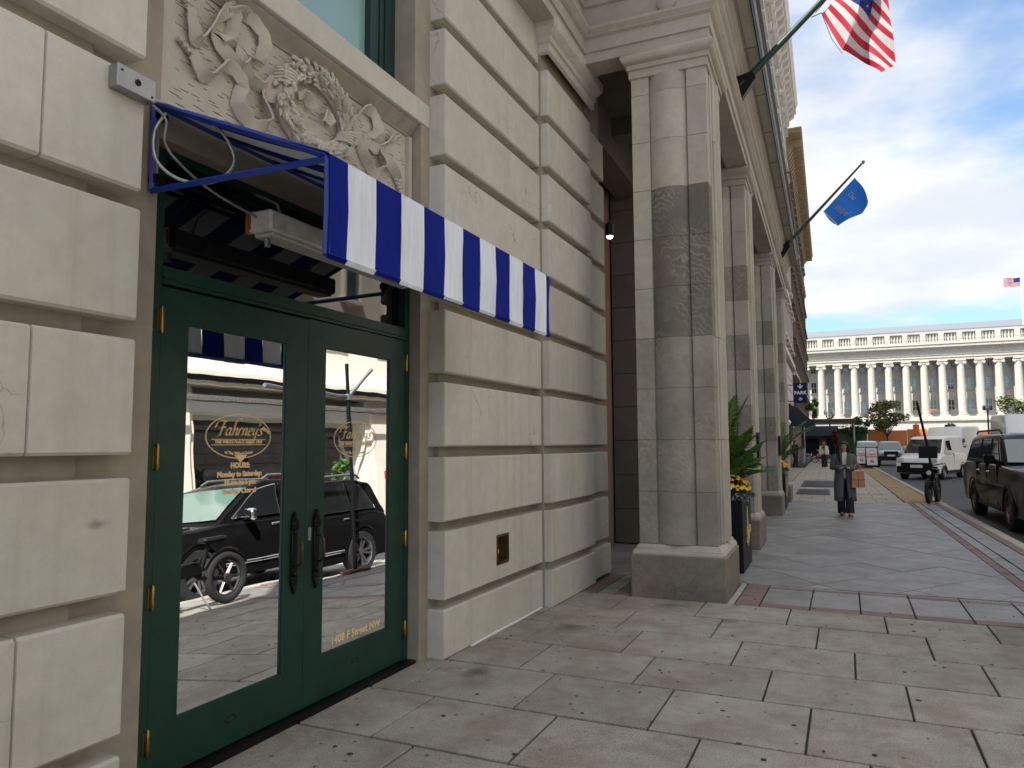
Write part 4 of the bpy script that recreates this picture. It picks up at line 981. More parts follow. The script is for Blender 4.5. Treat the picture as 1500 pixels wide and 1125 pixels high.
def twin(w, h):
    fr = MB(); t = .18; y = -.12
    fr.box(-w/2-t, -w/2, y, .05, 0, h); fr.box(w/2, w/2+t, y, .05, 0, h); fr.box(-w/2-t, w/2+t, y, .05, h, h+t); fr.box(-w/2-.3, w/2+.3, y-.1, .05, -.22, 0)
    g = MB(); g.box(-w/2, w/2, -.02, .02, 0, h); return fr.mesh('window', M_GRANW), g
for i, (h, z, w) in enumerate(((.75, 14.95, .8), (2.0, 11.15, .85), (2.05, 7.15, .85))):
    fr, g = twin(w, h); gmL = g.mesh('pane', M_WINT); gmD = g.mesh('pane', M_CARG)
    bar_ = MB(); bar_.box(-w/2, w/2, -.05, -.025, h*.5-.03, h*.5+.03); bar_.box(-.03, .03, -.05, -.025, 0, h); bmesh_ = bar_.mesh('glazing_bar', M_WHITE)
    for j, xc in enumerate(xs_[:-1]):
        p = iv @ Vector((xc+1.42, YT+2.4, z)); o = inst(fr, p, TB, name='window')
        rr = random.random(); inst(gmL if rr < .5 else gmD, (0, 0, 0), o, name='pane'); inst(bmesh_, (0, 0, 0), o)
# pilaster strips on the wall
b = MB()
for xc in xs_: b.box(xc-.45, xc+.45, YT+2.15, YT+2.4, 6.2, 16.2)
tag(tp(b, 'pilasters', M_GRANS), kind='stuff')
# light lattice balconies between the column feet
for xc in xs_[4:13]:
    b = MB(); 
    for z in (6.35, 7.25): b.box(xc+.8, xc+2.04, YT-.55, YT-.5, z, z+.08)
    for k in range(9): b.tube([(xc+.85+k*.145, YT-.52, 6.4), (xc+.95+k*.145, YT-.52, 7.3)], .025, 4); b.tube([(xc+.95+k*.145, YT-.52, 6.4), (xc+.85+k*.145, YT-.52, 7.3)], .025, 4)
    tp(b, 'balcony_rail', M_STEEL)
b = MB(); b.box(12.9, 15.0, YT-.5, YT-.4, 7.0, 7.5); tp(b, 'orange_barrier', plain('faded_orange', (.45, .17, .08), .7))

# ============================================================ vehicles
def wheel(par, x, y, r, w, mat, side_, spokes=5):
    wh = bpy.data.objects.new('wheel', None); COL.objects.link(wh); wh.parent = par; wh.location = (x, y, r)
    s = side_
    b = MB(); b.lathe([(r*.66, -w/2), (r*.93, -w/2), (r, -w/2+.03), (r, w/2-.03), (r*.93, w/2), (r*.66, w/2)], (0, 0, 0), 28, axis='x', caps=False)
    b.build('tyre', M_RUBBER, wh, world=False, origin=False)
    b = MB(); b.lathe([(r*.70, s*(w/2-.005)), (r*.67, s*(w/2-.012)), (r*.64, s*(w/2-.05)), (r*.62, -s*w/2)], (0, 0, 0), 28, axis='x', caps=False)
    b.lathe([(.0, s*(w/2-.02)), (r*.14, s*(w/2-.022)), (r*.17, s*(w/2-.06))], (0, 0, 0), 14, axis='x')
    for k in range(spokes):
        for d in (-.13, .13):
            a = 2*pi*k/spokes; ca, sa = cos(a), sin(a); xo = s*(w/2-.03)
            p = []
            for rr, off, t in ((r*.12, d*.35, .022), (r*.66, d*1.25, .03)):
                off *= r
                for q in (-1, 1): p.append((rr, off*.8+q*t*.7))
            vs = []
            for (u, v) in (p[0], p[1], p[3], p[2]):
                yy, zz = u*ca-v*sa, u*sa+v*ca
                vs += [(xo, yy, zz), (xo-s*.04, yy, zz)]
            b.add(vs, [(0, 2, 4, 6), (1, 7, 5, 3), (0, 1, 3, 2), (2, 3, 5, 4), (4, 5, 7, 6), (6, 7, 1, 0)])
    b.build('rim', mat, wh, world=False, origin=False)
    b = MB(); b.lathe([(0, -s*w*.1), (r*.5, -s*w*.1), (r*.5, -s*w*.2)], (0, 0, 0), 18, axis='x'); b.lathe([(r*.63, -s*w*.48), (0, -s*w*.48)], (0, 0, 0), 18, axis='x'); b.build('brake_disc', M_BLACKM, wh, world=False, origin=False)
    return wh
def vehicle(name, label, cat, loc, heading, W, low, green, wy, wr, paintm, sidewins, rimm=None, hb=.93, ht=.78, details=None, wsm=None, group=None, rails=False, chrome=False, wheels=True, dark_lower=None, handles=(), mirror=None, grille=None, lamps=None, hi=False):
    """front points to -y. low/green: side outlines (y,z)."""
    T = thing(name, label, cat, loc, heading, group); hw = W/2
    zb = min(p[1] for p in low)
    # outline with wheel arches along the bottom
    ym0, ym1 = min(p[0] for p in low), max(p[0] for p in low)
    poly = list(low); 
    for yc in sorted(wy, reverse=True):
        R = wr+.075; s0 = math.asin(min(.95, max(-.5, (zb-wr)/R)))
        n = 12
        for k in range(n+1):
            a = s0+(pi-2*s0)*k/n; poly.append((yc+R*cos(a), wr+R*sin(a)))
    cy, cz = (ym0+ym1)/2, .7
    def solid(poly, hwf, us, ysc, inset, crown=.0):
        b = MB(); n = len(poly); vs = []
        for u, ys, ins in zip(us, ysc, inset):
            for (y, z) in poly:
                yy = cy+(y-cy)*ys; zz = z-crown*u*u
                if ins: 
                    zz = zz-(ins if z > cz else -ins*.3)
                vs.append((u*hwf(z), yy, zz))
        fs = []
        for i in range(len(us)-1):
            for k in range(n): fs.append((i*n+k, i*n+(k+1) % n, (i+1)*n+(k+1) % n, (i+1)*n+k))
        b.add(vs, fs, 0, True); m = len(us)-1
        b.add([vs[k] for k in range(n)], [tuple(range(n))], 0, False); b.add([vs[m*n+k] for k in range(n)], [tuple(range(n-1, -1, -1))], 0, False)
        return b
    us = (-1, -.97, -.90, -.6, 0, .6, .90, .97, 1); ysc = (.955, .968, .985, .997, 1, .997, .985, .968, .955); ins = (.035, .012, 0, 0, 0, 0, 0, .012, .035)
    ztop = max(p[1] for p in low)
    def hlow(z): t = max(0, min(1, (z-zb)/(ztop-zb))); return hw*(.955+.045*sin(pi*min(1, t*1.15)) if t < .87 else .985-.03*(t-.87)/.13)
    b = solid(poly, hlow, us, ysc, ins, .03); b.build('body', paintm, T, world=False, smooth=38)
    z0, z1 = min(p[1] for p in green), max(p[1] for p in green)
    hg = lambda z: hw*(hb+(ht-hb)*(z-z0)/(z1-z0))
    b = solid(green, hg, (-1, -.95, -.6, 0, .6, .95, 1), (1, 1, 1, 1, 1, 1, 1), (.03, 0, 0, 0, 0, 0, .03), .03); b.build('cabin', paintm, T, world=False, smooth=38)
    # side windows
    for s in (-1, 1):
        for wpol in sidewins:
            if len(wpol) == 2 and wpol[0] != s and wpol[0] in (-1, 1): continue
            pts = wpol[1] if len(wpol) == 2 else wpol
            b = MB(); n = len(pts); vs = [(s*(hg(z)+.006), y, z) for y, z in pts]+[(s*(hg(z)-.03), y, z) for y, z in pts]
            b.add(vs, [tuple(range(n)), tuple(range(2*n-1, n-1, -1))]+[(k, (k+1) % n, n+(k+1) % n, n+k) for k in range(n)])
            b.build('side_window', M_CARG, T, world=False)
            if chrome:
                b = MB(); b.tube([vs[k % n] for k in range(n+1)], .012, 5); b.build('window_trim', M_CHROME if hi else M_BLACKM, T, world=False)
    # windscreen and rear screen: first two / last two of the cabin outline given as green[0]->green[1] and green[-2]->green[-1]
    def screen(pa, pb, nm, mat, sgn):
        (y0_, z0_), (y1_, z1_) = pa, pb; b = MB(); o = .012*sgn; k0, k1 = .08, .10
        A = (y0_+(y1_-y0_)*k0, z0_+(z1_-z0_)*k0); B = (y0_+(y1_-y0_)*(1-k1), z0_+(z1_-z0_)*(1-k1))
        vs = []
        for (y, z) in (A, B):
            for u in (-.93, -.5, 0, .5, .93): vs.append((u*hg(z), y+o-.0*abs(u), z+.012))
        b.add(vs, [(i, i+1, 6+i, 5+i) for i in range(4)], 0, True); vs2 = [(x, y-o*2, z-.03) for x, y, z in vs]; b.add(vs2, [(5+i, 6+i, i+1, i) for i in range(4)])
        b.build(nm, mat, T, world=False)
    screen(green[0], green[1], 'windscreen', wsm or M_CARGL, -1); screen(green[-1], green[-2], 'rear_window', M_CARG, 1)
    if dark_lower:
        b = MB(); a, c = dark_lower
        b.box(-hw*.99, hw*.99, wy[0]+wr+.1, wy[1]-wr-.1, zb-.01, zb+a); b.box(-hw*.93, hw*.93, ym0-.03, ym0+.25, zb+.02, c); b.box(-hw*.93, hw*.93, ym1-.25, ym1+.03, zb+.02, c-.1)
        b.build('dark_cladding', M_BLACK, T, world=False, bevel=.03)
    b = MB(); b.box(-hw*.8, hw*.8, ym0+.3, ym1-.3, zb-.06, zb+.5); b.build('underbody', M_BLACK, T, world=False)
    for s in (-1, 1):
        for yc in wy:
            wheel(T, s*(hw-.125), yc, wr, .24, rimm or M_ALLOY, s)
            b = MB(); R = wr+.078; b.tube([(s*(hw*.985), yc+R*cos(a), wr+R*sin(a)) for a in [(-.15+(pi+.3)*k/16) for k in range(17)]], .022, 6); b.build('arch_trim', M_BLACK if not hi else paintm, T, world=False)
        if mirror:
            my, mz_ = mirror; b = MB(); b.cbox(s*(hw*hb+.06), s*(hw*hb+.26), my, my+.12, mz_, mz_+.18, .03); b.tube([(s*hw*hb*.98, my+.08, mz_+.02), (s*(hw*hb+.1), my+.07, mz_+.05)], .03, 6); b.build('wing_mirror', M_CHROME if hi else paintm, T, world=False)
        for (hy, hz) in handles:
            b = MB(); b.cbox(s*(hlow(hz)-.01), s*(hlow(hz)+.025), hy, hy+.19, hz, hz+.035, .008); b.build('door_handle', M_CHROME, T, world=False)
        for (hy, za, zc) in (details or ()):
            b = MB(); b.box(s*(hw*.9), s*(hw*.988), hy, hy+.008, za, zc); b.build('door_seam', M_BLACK, T, world=False)
        if rails:
            b = MB(); pts = [(s*hw*.72, y, z1+.03) for y in (green[1][0]+.35, green[1][0]+.5, (green[1][0]+green[-2][0])/2, green[-2][0]-.35, green[-2][0]-.2)]; pts[0] = (pts[0][0], pts[0][1], z1-.01); pts[-1] = (pts[-1][0], pts[-1][1], z1-.01)
            pts = [(x, y, z+.03 if 0 < i < 4 else z) for i, (x, y, z) in enumerate(pts)]
            b.tube(pts, .022, 6); b.build('roof_rail', M_BLACK if not hi else M_STEEL, T, world=False)
    if chrome == 'strip':
        for s in (-1, 1):
            b = MB(); b.cbox(s*(hw*.975), s*(hw*1.005), wy[0]+wr+.12, wy[1]-wr-.12, zb+.14, zb+.19, .008); b.build('sill_trim', M_CHROME, T, world=False)
    if grille:
        za, zc, gw, gm_ = grille; b = MB(); b.box(-gw/2, gw/2, ym0-.025, ym0+.2, za, zc); g = b.build('grille', M_BLACK, T, world=False, bevel=.02)
        if gm_ == 'slots':
            for k in range(7): b = MB(); b.cbox(-gw/2+gw*(k+.15)/7, -gw/2+gw*(k+.8)/7, ym0-.04, ym0-.02, za+.03, zc-.03, .01); b.build('grille_slot', M_DARK if k % 1 else M_BLACKM, T, world=False)
    if lamps:
        za, zc, xi, xo = lamps
        for s in (-1, 1):
            b = MB(); b.cbox(s*xi, s*xo, ym0-.015, ym0+.22, za, zc, .03); b.build('headlight', plain('lamp_lens', (.7, .68, .64), .15) if 'lamp_lens' not in MATS else MATS['lamp_lens'], T, world=False)
    b = MB(); b.box(-.26, .26, ym0-.045, ym0-.028, zb+.25, zb+.38); b.build('number_plate', M_WHITE, T, world=False)
    return T
zr = -.14
def head(x, y): return math.atan2(-x, y)     # rotation so that -y points along -(x,y)
# --- black SUV parked ahead, right edge of view (nose towards the camera)
SUVL = dict(low=[(-2.80, .32), (-2.86, .55), (-2.84, .85), (-2.72, 1.12), (-2.4, 1.2), (-1.35, 1.26), (-1.15, 1.28), (2.6, 1.28), (2.76, 1.2), (2.82, .8), (2.80, .42), (2.66, .32)],
            green=[(-1.42, 1.24), (-.62, 1.80), (-.35, 1.88), (1.9, 1.90), (2.40, 1.84), (2.66, 1.24)])
wins = [[(-1.02, 1.31), (-.50, 1.72), (-.02, 1.77), (-.02, 1.31)], [(.06, 1.31), (.06, 1.77), (1.0, 1.78), (1.0, 1.31)], [(1.08, 1.31), (1.08, 1.78), (1.95, 1.76), (2.30, 1.62), (2.42, 1.31)]]
px, py_, _ = sfp((3.98, 18.85, 0))
LS = lambda L: [(y*1.1-(.55 if y < -2.35 else 0), z) for y, z in L]
vehicle('black_suv', 'long black sport utility vehicle parked nose forward at the kerb on the right', 'car', (px, py_, zr), SFA, 2.04, LS(SUVL['low']), LS(SUVL['green']), (-2.06, 1.65), .40, M_PBLACK, [LS(w) for w in wins], rimm=M_DALLOY, chrome=True, hi=False, rails=True, mirror=(-1.08, 1.26), handles=((-.27, 1.05), (.86, 1.05)), details=((-1.1, .4, 1.26), (.02, .4, 1.26), (1.14, .55, 1.26)), grille=(.55, 1.0, 1.2, ''), lamps=(.86, 1.04, .68, .95), dark_lower=(.1, .5))
# --- black SUV passing beside the near kerb (seen mirrored in the door glass)
S2 = [(-2.32, .30), (-2.44, .5), (-2.44, .82), (-2.30, 1.0), (-1.9, 1.08), (-1.05, 1.14), (2.05, 1.16), (2.32, 1.1), (2.42, .8), (2.42, .42), (2.3, .30)]
G2 = [(-1.12, 1.12), (-.28, 1.70), (0.05, 1.78), (1.55, 1.78), (2.0, 1.70), (2.28, 1.12)]
W2 = [[(-.80, 1.17), (-.18, 1.60), (.28, 1.68), (.28, 1.17)], [(.36, 1.17), (.36, 1.68), (1.20, 1.68), (1.28, 1.17)], [(1.36, 1.17), (1.28, 1.67), (1.65, 1.63), (1.98, 1.17)]]
sx2, sy2 = 3.0+.98, 9.70
vehicle('black_suv', 'black sport utility vehicle with silver trim mirrored in the door glass', 'car', (sx2, sy2, zr), SFA, 1.98, S2, G2, (-1.50, 1.50), .39, M_PBLACK, W2, rimm=M_ALLOY, chrome='strip', hi=True, rails=True, mirror=(-.62, 1.12), handles=((.02, 1.0), (1.0, 1.0)), details=((-.82, .35, 1.14), (.32, .35, 1.14), (1.25, .45, 1.14)), grille=(.55, .9, 1.1, ''), lamps=(.80, .96, .55, .92), wsm=glassm('pale_windscreen', (.12, .20, .17), 1.9, .05))
# --- blue car mirrored further back
C3 = [(-2.2, .28), (-2.32, .5), (-2.25, .75), (-1.9, .88), (-1.0, .95), (1.7, .98), (2.25, .95), (2.3, .5), (2.2, .28)]
G3 = [(-1.15, .93), (-.35, 1.38), (0, 1.44), (.9, 1.44), (1.3, 1.38), (2.0, .95)]
W3 = [[(-.8, .98), (-.2, 1.33), (.2, 1.37), (.2, .98)], [(.27, .98), (.27, 1.37), (.9, 1.37), (1.45, .98)]]
vehicle('blue_car', 'dark blue saloon car parked by the far kerb and mirrored in the left door', 'car', (8.6, 11.2, zr), SFA+pi, 1.84, C3, G3, (-1.35, 1.35), .33, M_PBLUE, W3, chrome=True, lamps=(.58, .74, .5, .85), grille=(.4, .62, 1.0, ''))
# --- small white van, angled out of the kerb lane
V1 = [(-2.0, .30), (-2.18, .45), (-2.18, .80), (-2.05, .98), (-1.25, 1.20), (-1.15, 1.22), (2.1, 1.22), (2.2, 1.1), (2.22, .45), (2.1, .30)]
VG = [(-1.45, 1.15), (-.62, 1.92), (-.3, 2.0), (1.9, 2.02), (2.12, 1.95), (2.2, 1.15)]
VW = [[(-1.02, 1.18), (-.45, 1.78), (.12, 1.80), (.14, 1.18)]]
vehicle('small_white_van', 'small white panel van with black bumper angled towards the kerb beside the tall van', 'van', (3.75, 40.6, zr), radians(-22), 1.84, V1, VG, (-1.35, 1.45), .33, M_PWHITE, VW, mirror=(-.95, 1.15), handles=((-.1, 1.02), (.45, 1.02)), details=((.2, .4, 1.2),), grille=(.42, .78, 1.35, ''), lamps=(.82, 1.0, .55, .86), dark_lower=(.12, .62), wsm=M_CARG)
# --- tall white van behind it
V2 = [(-2.7, .35), (-2.88, .5), (-2.86, .95), (-2.7, 1.15), (-2.05, 1.36), (2.9, 1.4), (3.0, 1.3), (3.0, .45), (2.9, .35)]
VG2 = [(-2.15, 1.32), (-1.45, 2.05), (-.95, 2.62), (2.7, 2.72), (2.95, 2.62), (3.0, 1.35)]
VW2 = [[(-1.78, 1.40), (-1.25, 1.92), (-.75, 1.94), (-.75, 1.40)]]
vehicle('tall_white_van', 'tall white high roof van with grey sides standing behind the small white van', 'van', (5.75, 51.2, zr), radians(-20), 2.0, V2, VG2, (-1.9, 1.9), .36, M_PWHITE, VW2, hb=.97, ht=.88, mirror=(-1.6, 1.5), dark_lower=(.1, .55), lamps=(.9, 1.1, .6, .9))
vehicle('white_cargo_van', 'large white cargo van whose roof shows above the black vehicle on the right', 'van', (5.75, 29.3, zr), radians(-3), 2.1, V2, VG2, (-1.9, 1.9), .36, M_PWHITE, VW2, hb=.97, ht=.90, mirror=(-1.6, 1.5), dark_lower=(.1, .55), group=None)
# --- silver jeep and other distant cars
J1 = [(-2.1, .45), (-2.2, .6), (-2.18, 1.0), (-2.0, 1.12), (-.95, 1.16), (2.0, 1.18), (2.1, 1.1), (2.1, .5)]
JG = [(-.98, 1.14), (-.62, 1.78), (-.5, 1.82), (1.9, 1.82), (2.02, 1.78), (2.08, 1.14)]
JW = [[(-.7, 1.2), (-.45, 1.72), (.3, 1.74), (.3, 1.2)], [(.38, 1.2), (.38, 1.74), (1.2, 1.74), (1.2, 1.2)]]
vehicle('off_road_car', 'boxy silver off road car with slotted grille parked beyond the sandwich boards', 'car', (3.0, 63.5, zr), SFA, 1.86, J1, JG, (-1.35, 1.35), .40, M_PSILV, JW, grille=(.75, 1.08, .95, 'slots'), lamps=(.82, 1.04, .58, .82), dark_lower=(.2, .72), mirror=(-.85, 1.2))
vehicle('white_car', 'white car parked past the sandwich boards with its screen reflecting the sky', 'car', (1.75, 74, zr), SFA, 1.95, SUVL['low'], SUVL['green'], (-1.87, 1.5), .38, M_PWHITE, wins, lamps=(.86, 1.04, .68, .95), grille=(.55, .95, 1.2, ''))
vehicle('dark_car', 'small dark car turning at the far junction below the red fence', 'car', (6.3, 88, zr), radians(-40), 1.84, C3, G3, (-1.35, 1.35), .33, M_PBLACK, W3)

# ============================================================ opposite side of the street (seen mirrored in the glass)
M_OPP = stone('sunlit_cream_stone', (0.85, 0.80, 0.70), var=.06, grain=.03, objvar=0, gs=20)
OB = thing('opposite_building', 'cream stone shop building across the street with a wide dentilled cornice, mirrored in the doors', 'building', (17.5, 25, 0))
def op(mb, name, mat, **k): return mb.build(name, mat, OB, **k)
b = MB(); b.box(17.6, 30, -8, 72, 6.6, 17); b.box(18.6, 30, -8, 72, 0, 6.6); op(b, 'wall', M_OPP)
b = MB(); b.box(16.5, 17.6, -8, 72, 6.35, 6.6); b.box(16.7, 17.6, -8, 72, 6.1, 6.2); op(b, 'cornice', M_OPP)
dt = MB(); dt.box(0, .3, -.09, .09, 0, .15); dtm = dt.mesh('dentil', M_OPP); iv = wpos(OB).inverted()
y = 14
while y < 40: inst(dtm, iv @ Vector((16.62, y, 6.2)), OB); y += .34
b = MB(); 
for k in range(120): b.box(17.0+.0, 18.6, 14+k*.22, 14.1+k*.22, 5.55, 5.62)
b.box(16.9, 18.6, 14, 41, 5.62, 5.70); b.box(17.3, 18.6, -8, 72, 5.05, 5.5); op(b, 'slatted_soffit', M_WHITE)
for (a, c) in ((-8, -2), (6.2, 7.8), (19.2, 21.2), (29.3, 31.2), (41, 43), (55, 57), (70, 72)):
    b = MB(); b.box(17.35, 18.6, a, c, 0, 6.1); b.box(17.2, 17.4, a+.3, c-.3, 0, 5.4); op(b, 'pier', M_OPP)
for (a, c) in ((-2, 6.2), (7.8, 19.2), (21.2, 29.3), (31.2, 41), (43, 55), (57, 70)):
    b = MB(); b.box(18.3, 18.4, a+.25, c-.25, .5, 4.85); op(b, 'shop_window', M_CARG)
    b = MB(); b.box(18.2, 18.6, a, a+.25, 0, 5.05); b.box(18.2, 18.6, c-.25, c, 0, 5.05); b.box(18.2, 18.6, a+.25, c-.25, 4.85, 5.05); b.box(18.2, 18.6, a+.25, c-.25, 0, .5); op(b, 'shop_front', plain('pale_green_frame', (.45, .52, .45), .5) if 'pale_green_frame' not in MATS else MATS['pale_green_frame'])
b = MB(); b.box(16.2, 16.26, 14, 41, 6.12, 6.34); op(b, 'sign_rail', M_BLACKM)
# upper floor windows
fmO, gmO = win_mesh(1.3, 2.2, (M_OPP, M_WING))
for z in (9.2, 13.0):
    y = 2
    while y < 70:
        o = inst(fmO, iv @ Vector((17.6, y, z)), OB, rot=(0, 0, pi), name='window'); inst(gmO, (0, 0, 0), o, name='pane'); y += 4.2
def tree_mesh(n, rx, ry, rz, size, cols, seed=1, clumps=14):
    rnd = random.Random(seed); b = MB(); cl = []
    for i in range(clumps):
        t, u = rnd.uniform(0, 2*pi), rnd.uniform(-.9, 1); r = rnd.uniform(.45, .85); q = sqrt(max(0, 1-u*u))
        cl.append((rx*r*q*cos(t), ry*r*q*sin(t), rz*r*u, rnd.uniform(.28, .5)))
    for i in range(n):
        c = rnd.choice(cl); d = Vector((rnd.gauss(0, 1), rnd.gauss(0, 1), rnd.gauss(0, 1))).normalized()*(rnd.random()**.4)*c[3]
        p = Vector((c[0]+d.x*rx, c[1]+d.y*ry, c[2]+d.z*rz*.8)); s = size*rnd.uniform(.6, 1.3)
        a = Vector((rnd.gauss(0, 1), rnd.gauss(0, 1), rnd.gauss(0, .5))).normalized(); e = a.cross(Vector((rnd.gauss(0, 1), rnd.gauss(0, 1), rnd.gauss(0, 1)))).normalized()
        b.add([p-a*s, p+e*s*.5, p+a*s, p-e*s*.5], [(0, 1, 2, 3)], rnd.randrange(len(cols)))
    return b
def leafm(name, c):
    b = NB(name); b.base(c); b.set(Roughness=.6); b.p.inputs['Transmission Weight'].default_value = 0; return b.m
M_L1 = leafm('leaf_green', (.045, .10, .02)); M_L2 = leafm('leaf_dark', (.02, .055, .018)); M_L3 = leafm('leaf_olive', (.13, .13, .025)); M_L4 = leafm('leaf_amber', (.24, .15, .03)); M_L5 = leafm('leaf_red', (.22, .015, .025)); M_L6 = leafm('leaf_bright', (.09, .2, .03))
M_BARK = plain('bark', (.06, .045, .035), .9, var=.3)
def tree(name, label, p, h_trunk, r, rx, rz, n, size, mats, seed, clumps=14, group=None):
    T = thing(name, label, 'tree', p, 0, group); b = MB(); b.tube([(0, 0, 0), (.03, 0, h_trunk*.5), (0, 0, h_trunk)], [r, r*.8, r*.6], 8)
    rr = random.Random(seed)
    for k in range(7):
        a = k*.9+rr.random(); b.tube([(0, 0, h_trunk*.8), (rx*.35*cos(a), rx*.35*sin(a), h_trunk+rz*.5), (rx*.7*cos(a), rx*.7*sin(a), h_trunk+rz*rr.uniform(.7, 1.3))], [r*.5, r*.3, r*.1], 5)
    b.build('trunk', M_BARK, T, world=False)
    c = tree_mesh(n, rx, rx, rz, size, mats, seed, clumps); c.v = [(x, y, z+h_trunk+rz) for x, y, z in c.v]; c.build('crown', mats, T, world=False, fix=False)
    return T
tree('oak_tree', 'young tree with green and amber autumn leaves before the orange fence', (5.0, 108, -.1), 3.0, .12, 2.7, 2.1, 2600, .2, [M_L1, M_L3, M_L4, M_L3], 3, 16)
tree('round_tree', 'dark green rounded tree left of the amber leaved one', (1.7, 104.5, -.1), 2.2, .1, 1.25, 1.5, 1500, .16, [M_L2, M_L1], 5, 9)
tree('thin_tree', 'thin conifer like tree in front of the colonnade at the right edge', (20.8, 120, 0), 4.2, .1, 2.0, 2.2, 700, .22, [M_L1, M_L2, M_L3], 8, 12)
tree('clipped_tree', 'dark green clipped tree showing between the two white vans', (8.1, 70, -.1), 1.3, .1, .75, 1.15, 1300, .12, [M_L2, M_L1], 9, 9)
tree('wall_shrub', 'green climbing shrub hanging above the dark awnings on the left buildings', (-2.35, 66, 2.6), .9, .05, .55, .9, 500, .14, [M_L6, M_L1], 11, 7)
hd = thing('clipped_hedge', 'low dark hedge behind the brown entrance canopy', 'hedge', (.6, 107, 0))
c = tree_mesh(2200, 2.3, .5, .9, .15, [M_L2], 12, 22); c.v = [(x, y, z+3.1) for x, y, z in c.v]; c.build('foliage', [M_L2], hd, world=False, fix=False)
b = MB(); b.box(-1.9, 1.9, -.2, .3, 0, 3.3); b.build('stems', M_L2, hd, world=False)
rp = thing('red_vine', 'tall narrow plant with dark red leaves beside the black shopfront', 'plant', (-.95, 78.5, 0))
c = tree_mesh(500, .35, .3, 1.2, .11, [M_L5], 14, 9); c.v = [(x, y, z+1.9) for x, y, z in c.v]; c.build('foliage', [M_L5], rp, world=False, fix=False)
b = MB(); b.tube([(0, 0, 0), (0, 0, 1.5)], .04, 5); b.build('stem', M_BARK, rp, world=False)
# opposite side tree for the mirror image
tree('street_tree', 'green street tree on the far pavement mirrored in the left door', (15.3, 25.0, 0), 1.5, .07, .65, .8, 420, .13, [M_L6, M_L1], 15, 10)
bx = thing('delivery_locker', 'yellow and orange delivery locker across the street mirrored at the right pane edge', 'locker', (15.6, 29.4, 0))
b = MB(); b.cbox(-.45, .45, -.6, .6, 0, 2.1, .02); b.build('cabinet', plain('orange_yellow', (.75, .36, .04), .5), bx, world=False)
b = MB(); b.cbox(-.47, .47, -.62, .62, 2.1, 2.5, .02); b.build('top', plain('signal_red', (.6, .06, .02), .5), bx, world=False)

# ============================================================ far shops, canopies, fence (street frame where they follow the row)
M_NAVY = plain('navy_canvas', (.012, .02, .04), .75, var=.2)
AWN2 = thing('shop_awning', 'dark navy sloping shop awning on the left buildings below the hanging sign', 'awning', sfp((-2.6, 55, 3.4)), SFA)
b = MB(); b.prism([(-2.6, 4.35), (-1.0, 3.0), (-1.0, 2.72), (-2.6, 2.85)], 'y', 54, 60); b.sf().build('canvas', M_NAVY, AWN2)
b = MB()
for y in (54.0, 60): b.tube([sfp((-2.58, y, 2.0)), sfp((-1.05, y, 2.75))], .03, 5)
b.build('brace', M_STEEL, AWN2)
SH_ = thing('black_shopfront', 'black painted restaurant front with a pinkish door at the far street corner', 'building', sfp((-1.2, 82, 0)), SFA)
b = MB(); b.box(-2.6, .75, 80.5, 88, 0, 3.3); b.sf().build('wall', M_BLACK, SH_)
b = MB(); b.prism([(79.2, 2.3), (80.5, 3.3), (80.5, 2.1), (79.2, 2.0)], 'x', -2.5, .65); b.sf().build('awning', M_NAVY, SH_)
b = MB(); b.box(-1.05, -.35, 80.44, 80.5, 0, 2.0); b.sf().build('door', plain('pinkish_door', (.25, .11, .10), .6), SH_)
CN = thing('entrance_canopy', 'flat brown entrance canopy reaching over the pavement at the far corner', 'canopy', sfp((-.8, 77, 3.2)), SFA)
b = MB(); b.box(-2.6, 2.25, 75.8, 78.6, 3.45, 3.72); b.box(-2.5, 2.15, 75.9, 78.5, 3.72, 3.86); b.sf().build('roof', plain('brown_bronze', (.07, .05, .03), .5, .3), CN)
b = MB(); b.box(-2.1, -.4, 75.85, 78.2, 3.40, 3.45); b.box(.1, 1.6, 75.85, 78.2, 3.40, 3.45); b.sf().build('soffit_panel', plain('pale_soffit', (.5, .4, .24), .6), CN)  # two pale panels on the underside of the canopy
b = MB(); b.tube([sfp((2.05, 76.2, 0)), sfp((2.05, 76.2, 3.45))], .08, 8); b.tube([sfp((-2.3, 76.2, 0)), sfp((-2.3, 76.2, 3.45))], .08, 8); b.build('post', M_STEEL, CN)
FN = thing('construction_fence', 'long orange painted construction hoarding across the end of the street', 'fence', (8, 112, 0))
M_OR = stone('orange_hoarding', (.62, .20, .06), var=.12, grain=.05, objvar=.12, gs=15, bump=.1)
x = -14
while x < 9.0:
    b = MB(); b.cbox(x, x+2.38, 112, 112.12, .02, 3.3+random.uniform(-.05, .12), .02); b.build('panel', M_OR, FN); x += 2.4
M_OR2 = stone('brick_red_hoarding', (.34, .13, .08), var=.12, grain=.05, objvar=.1, gs=15, bump=.1)
while x < 40:
    b = MB(); b.cbox(x, x+2.38, 112, 112.12, .9, 3.1, .02); b.build('panel', M_OR2, FN); b = MB(); b.box(x, x+2.4, 112.02, 112.1, 0, .9); b.build('lower_panel', M_BLACK, FN); x += 2.4
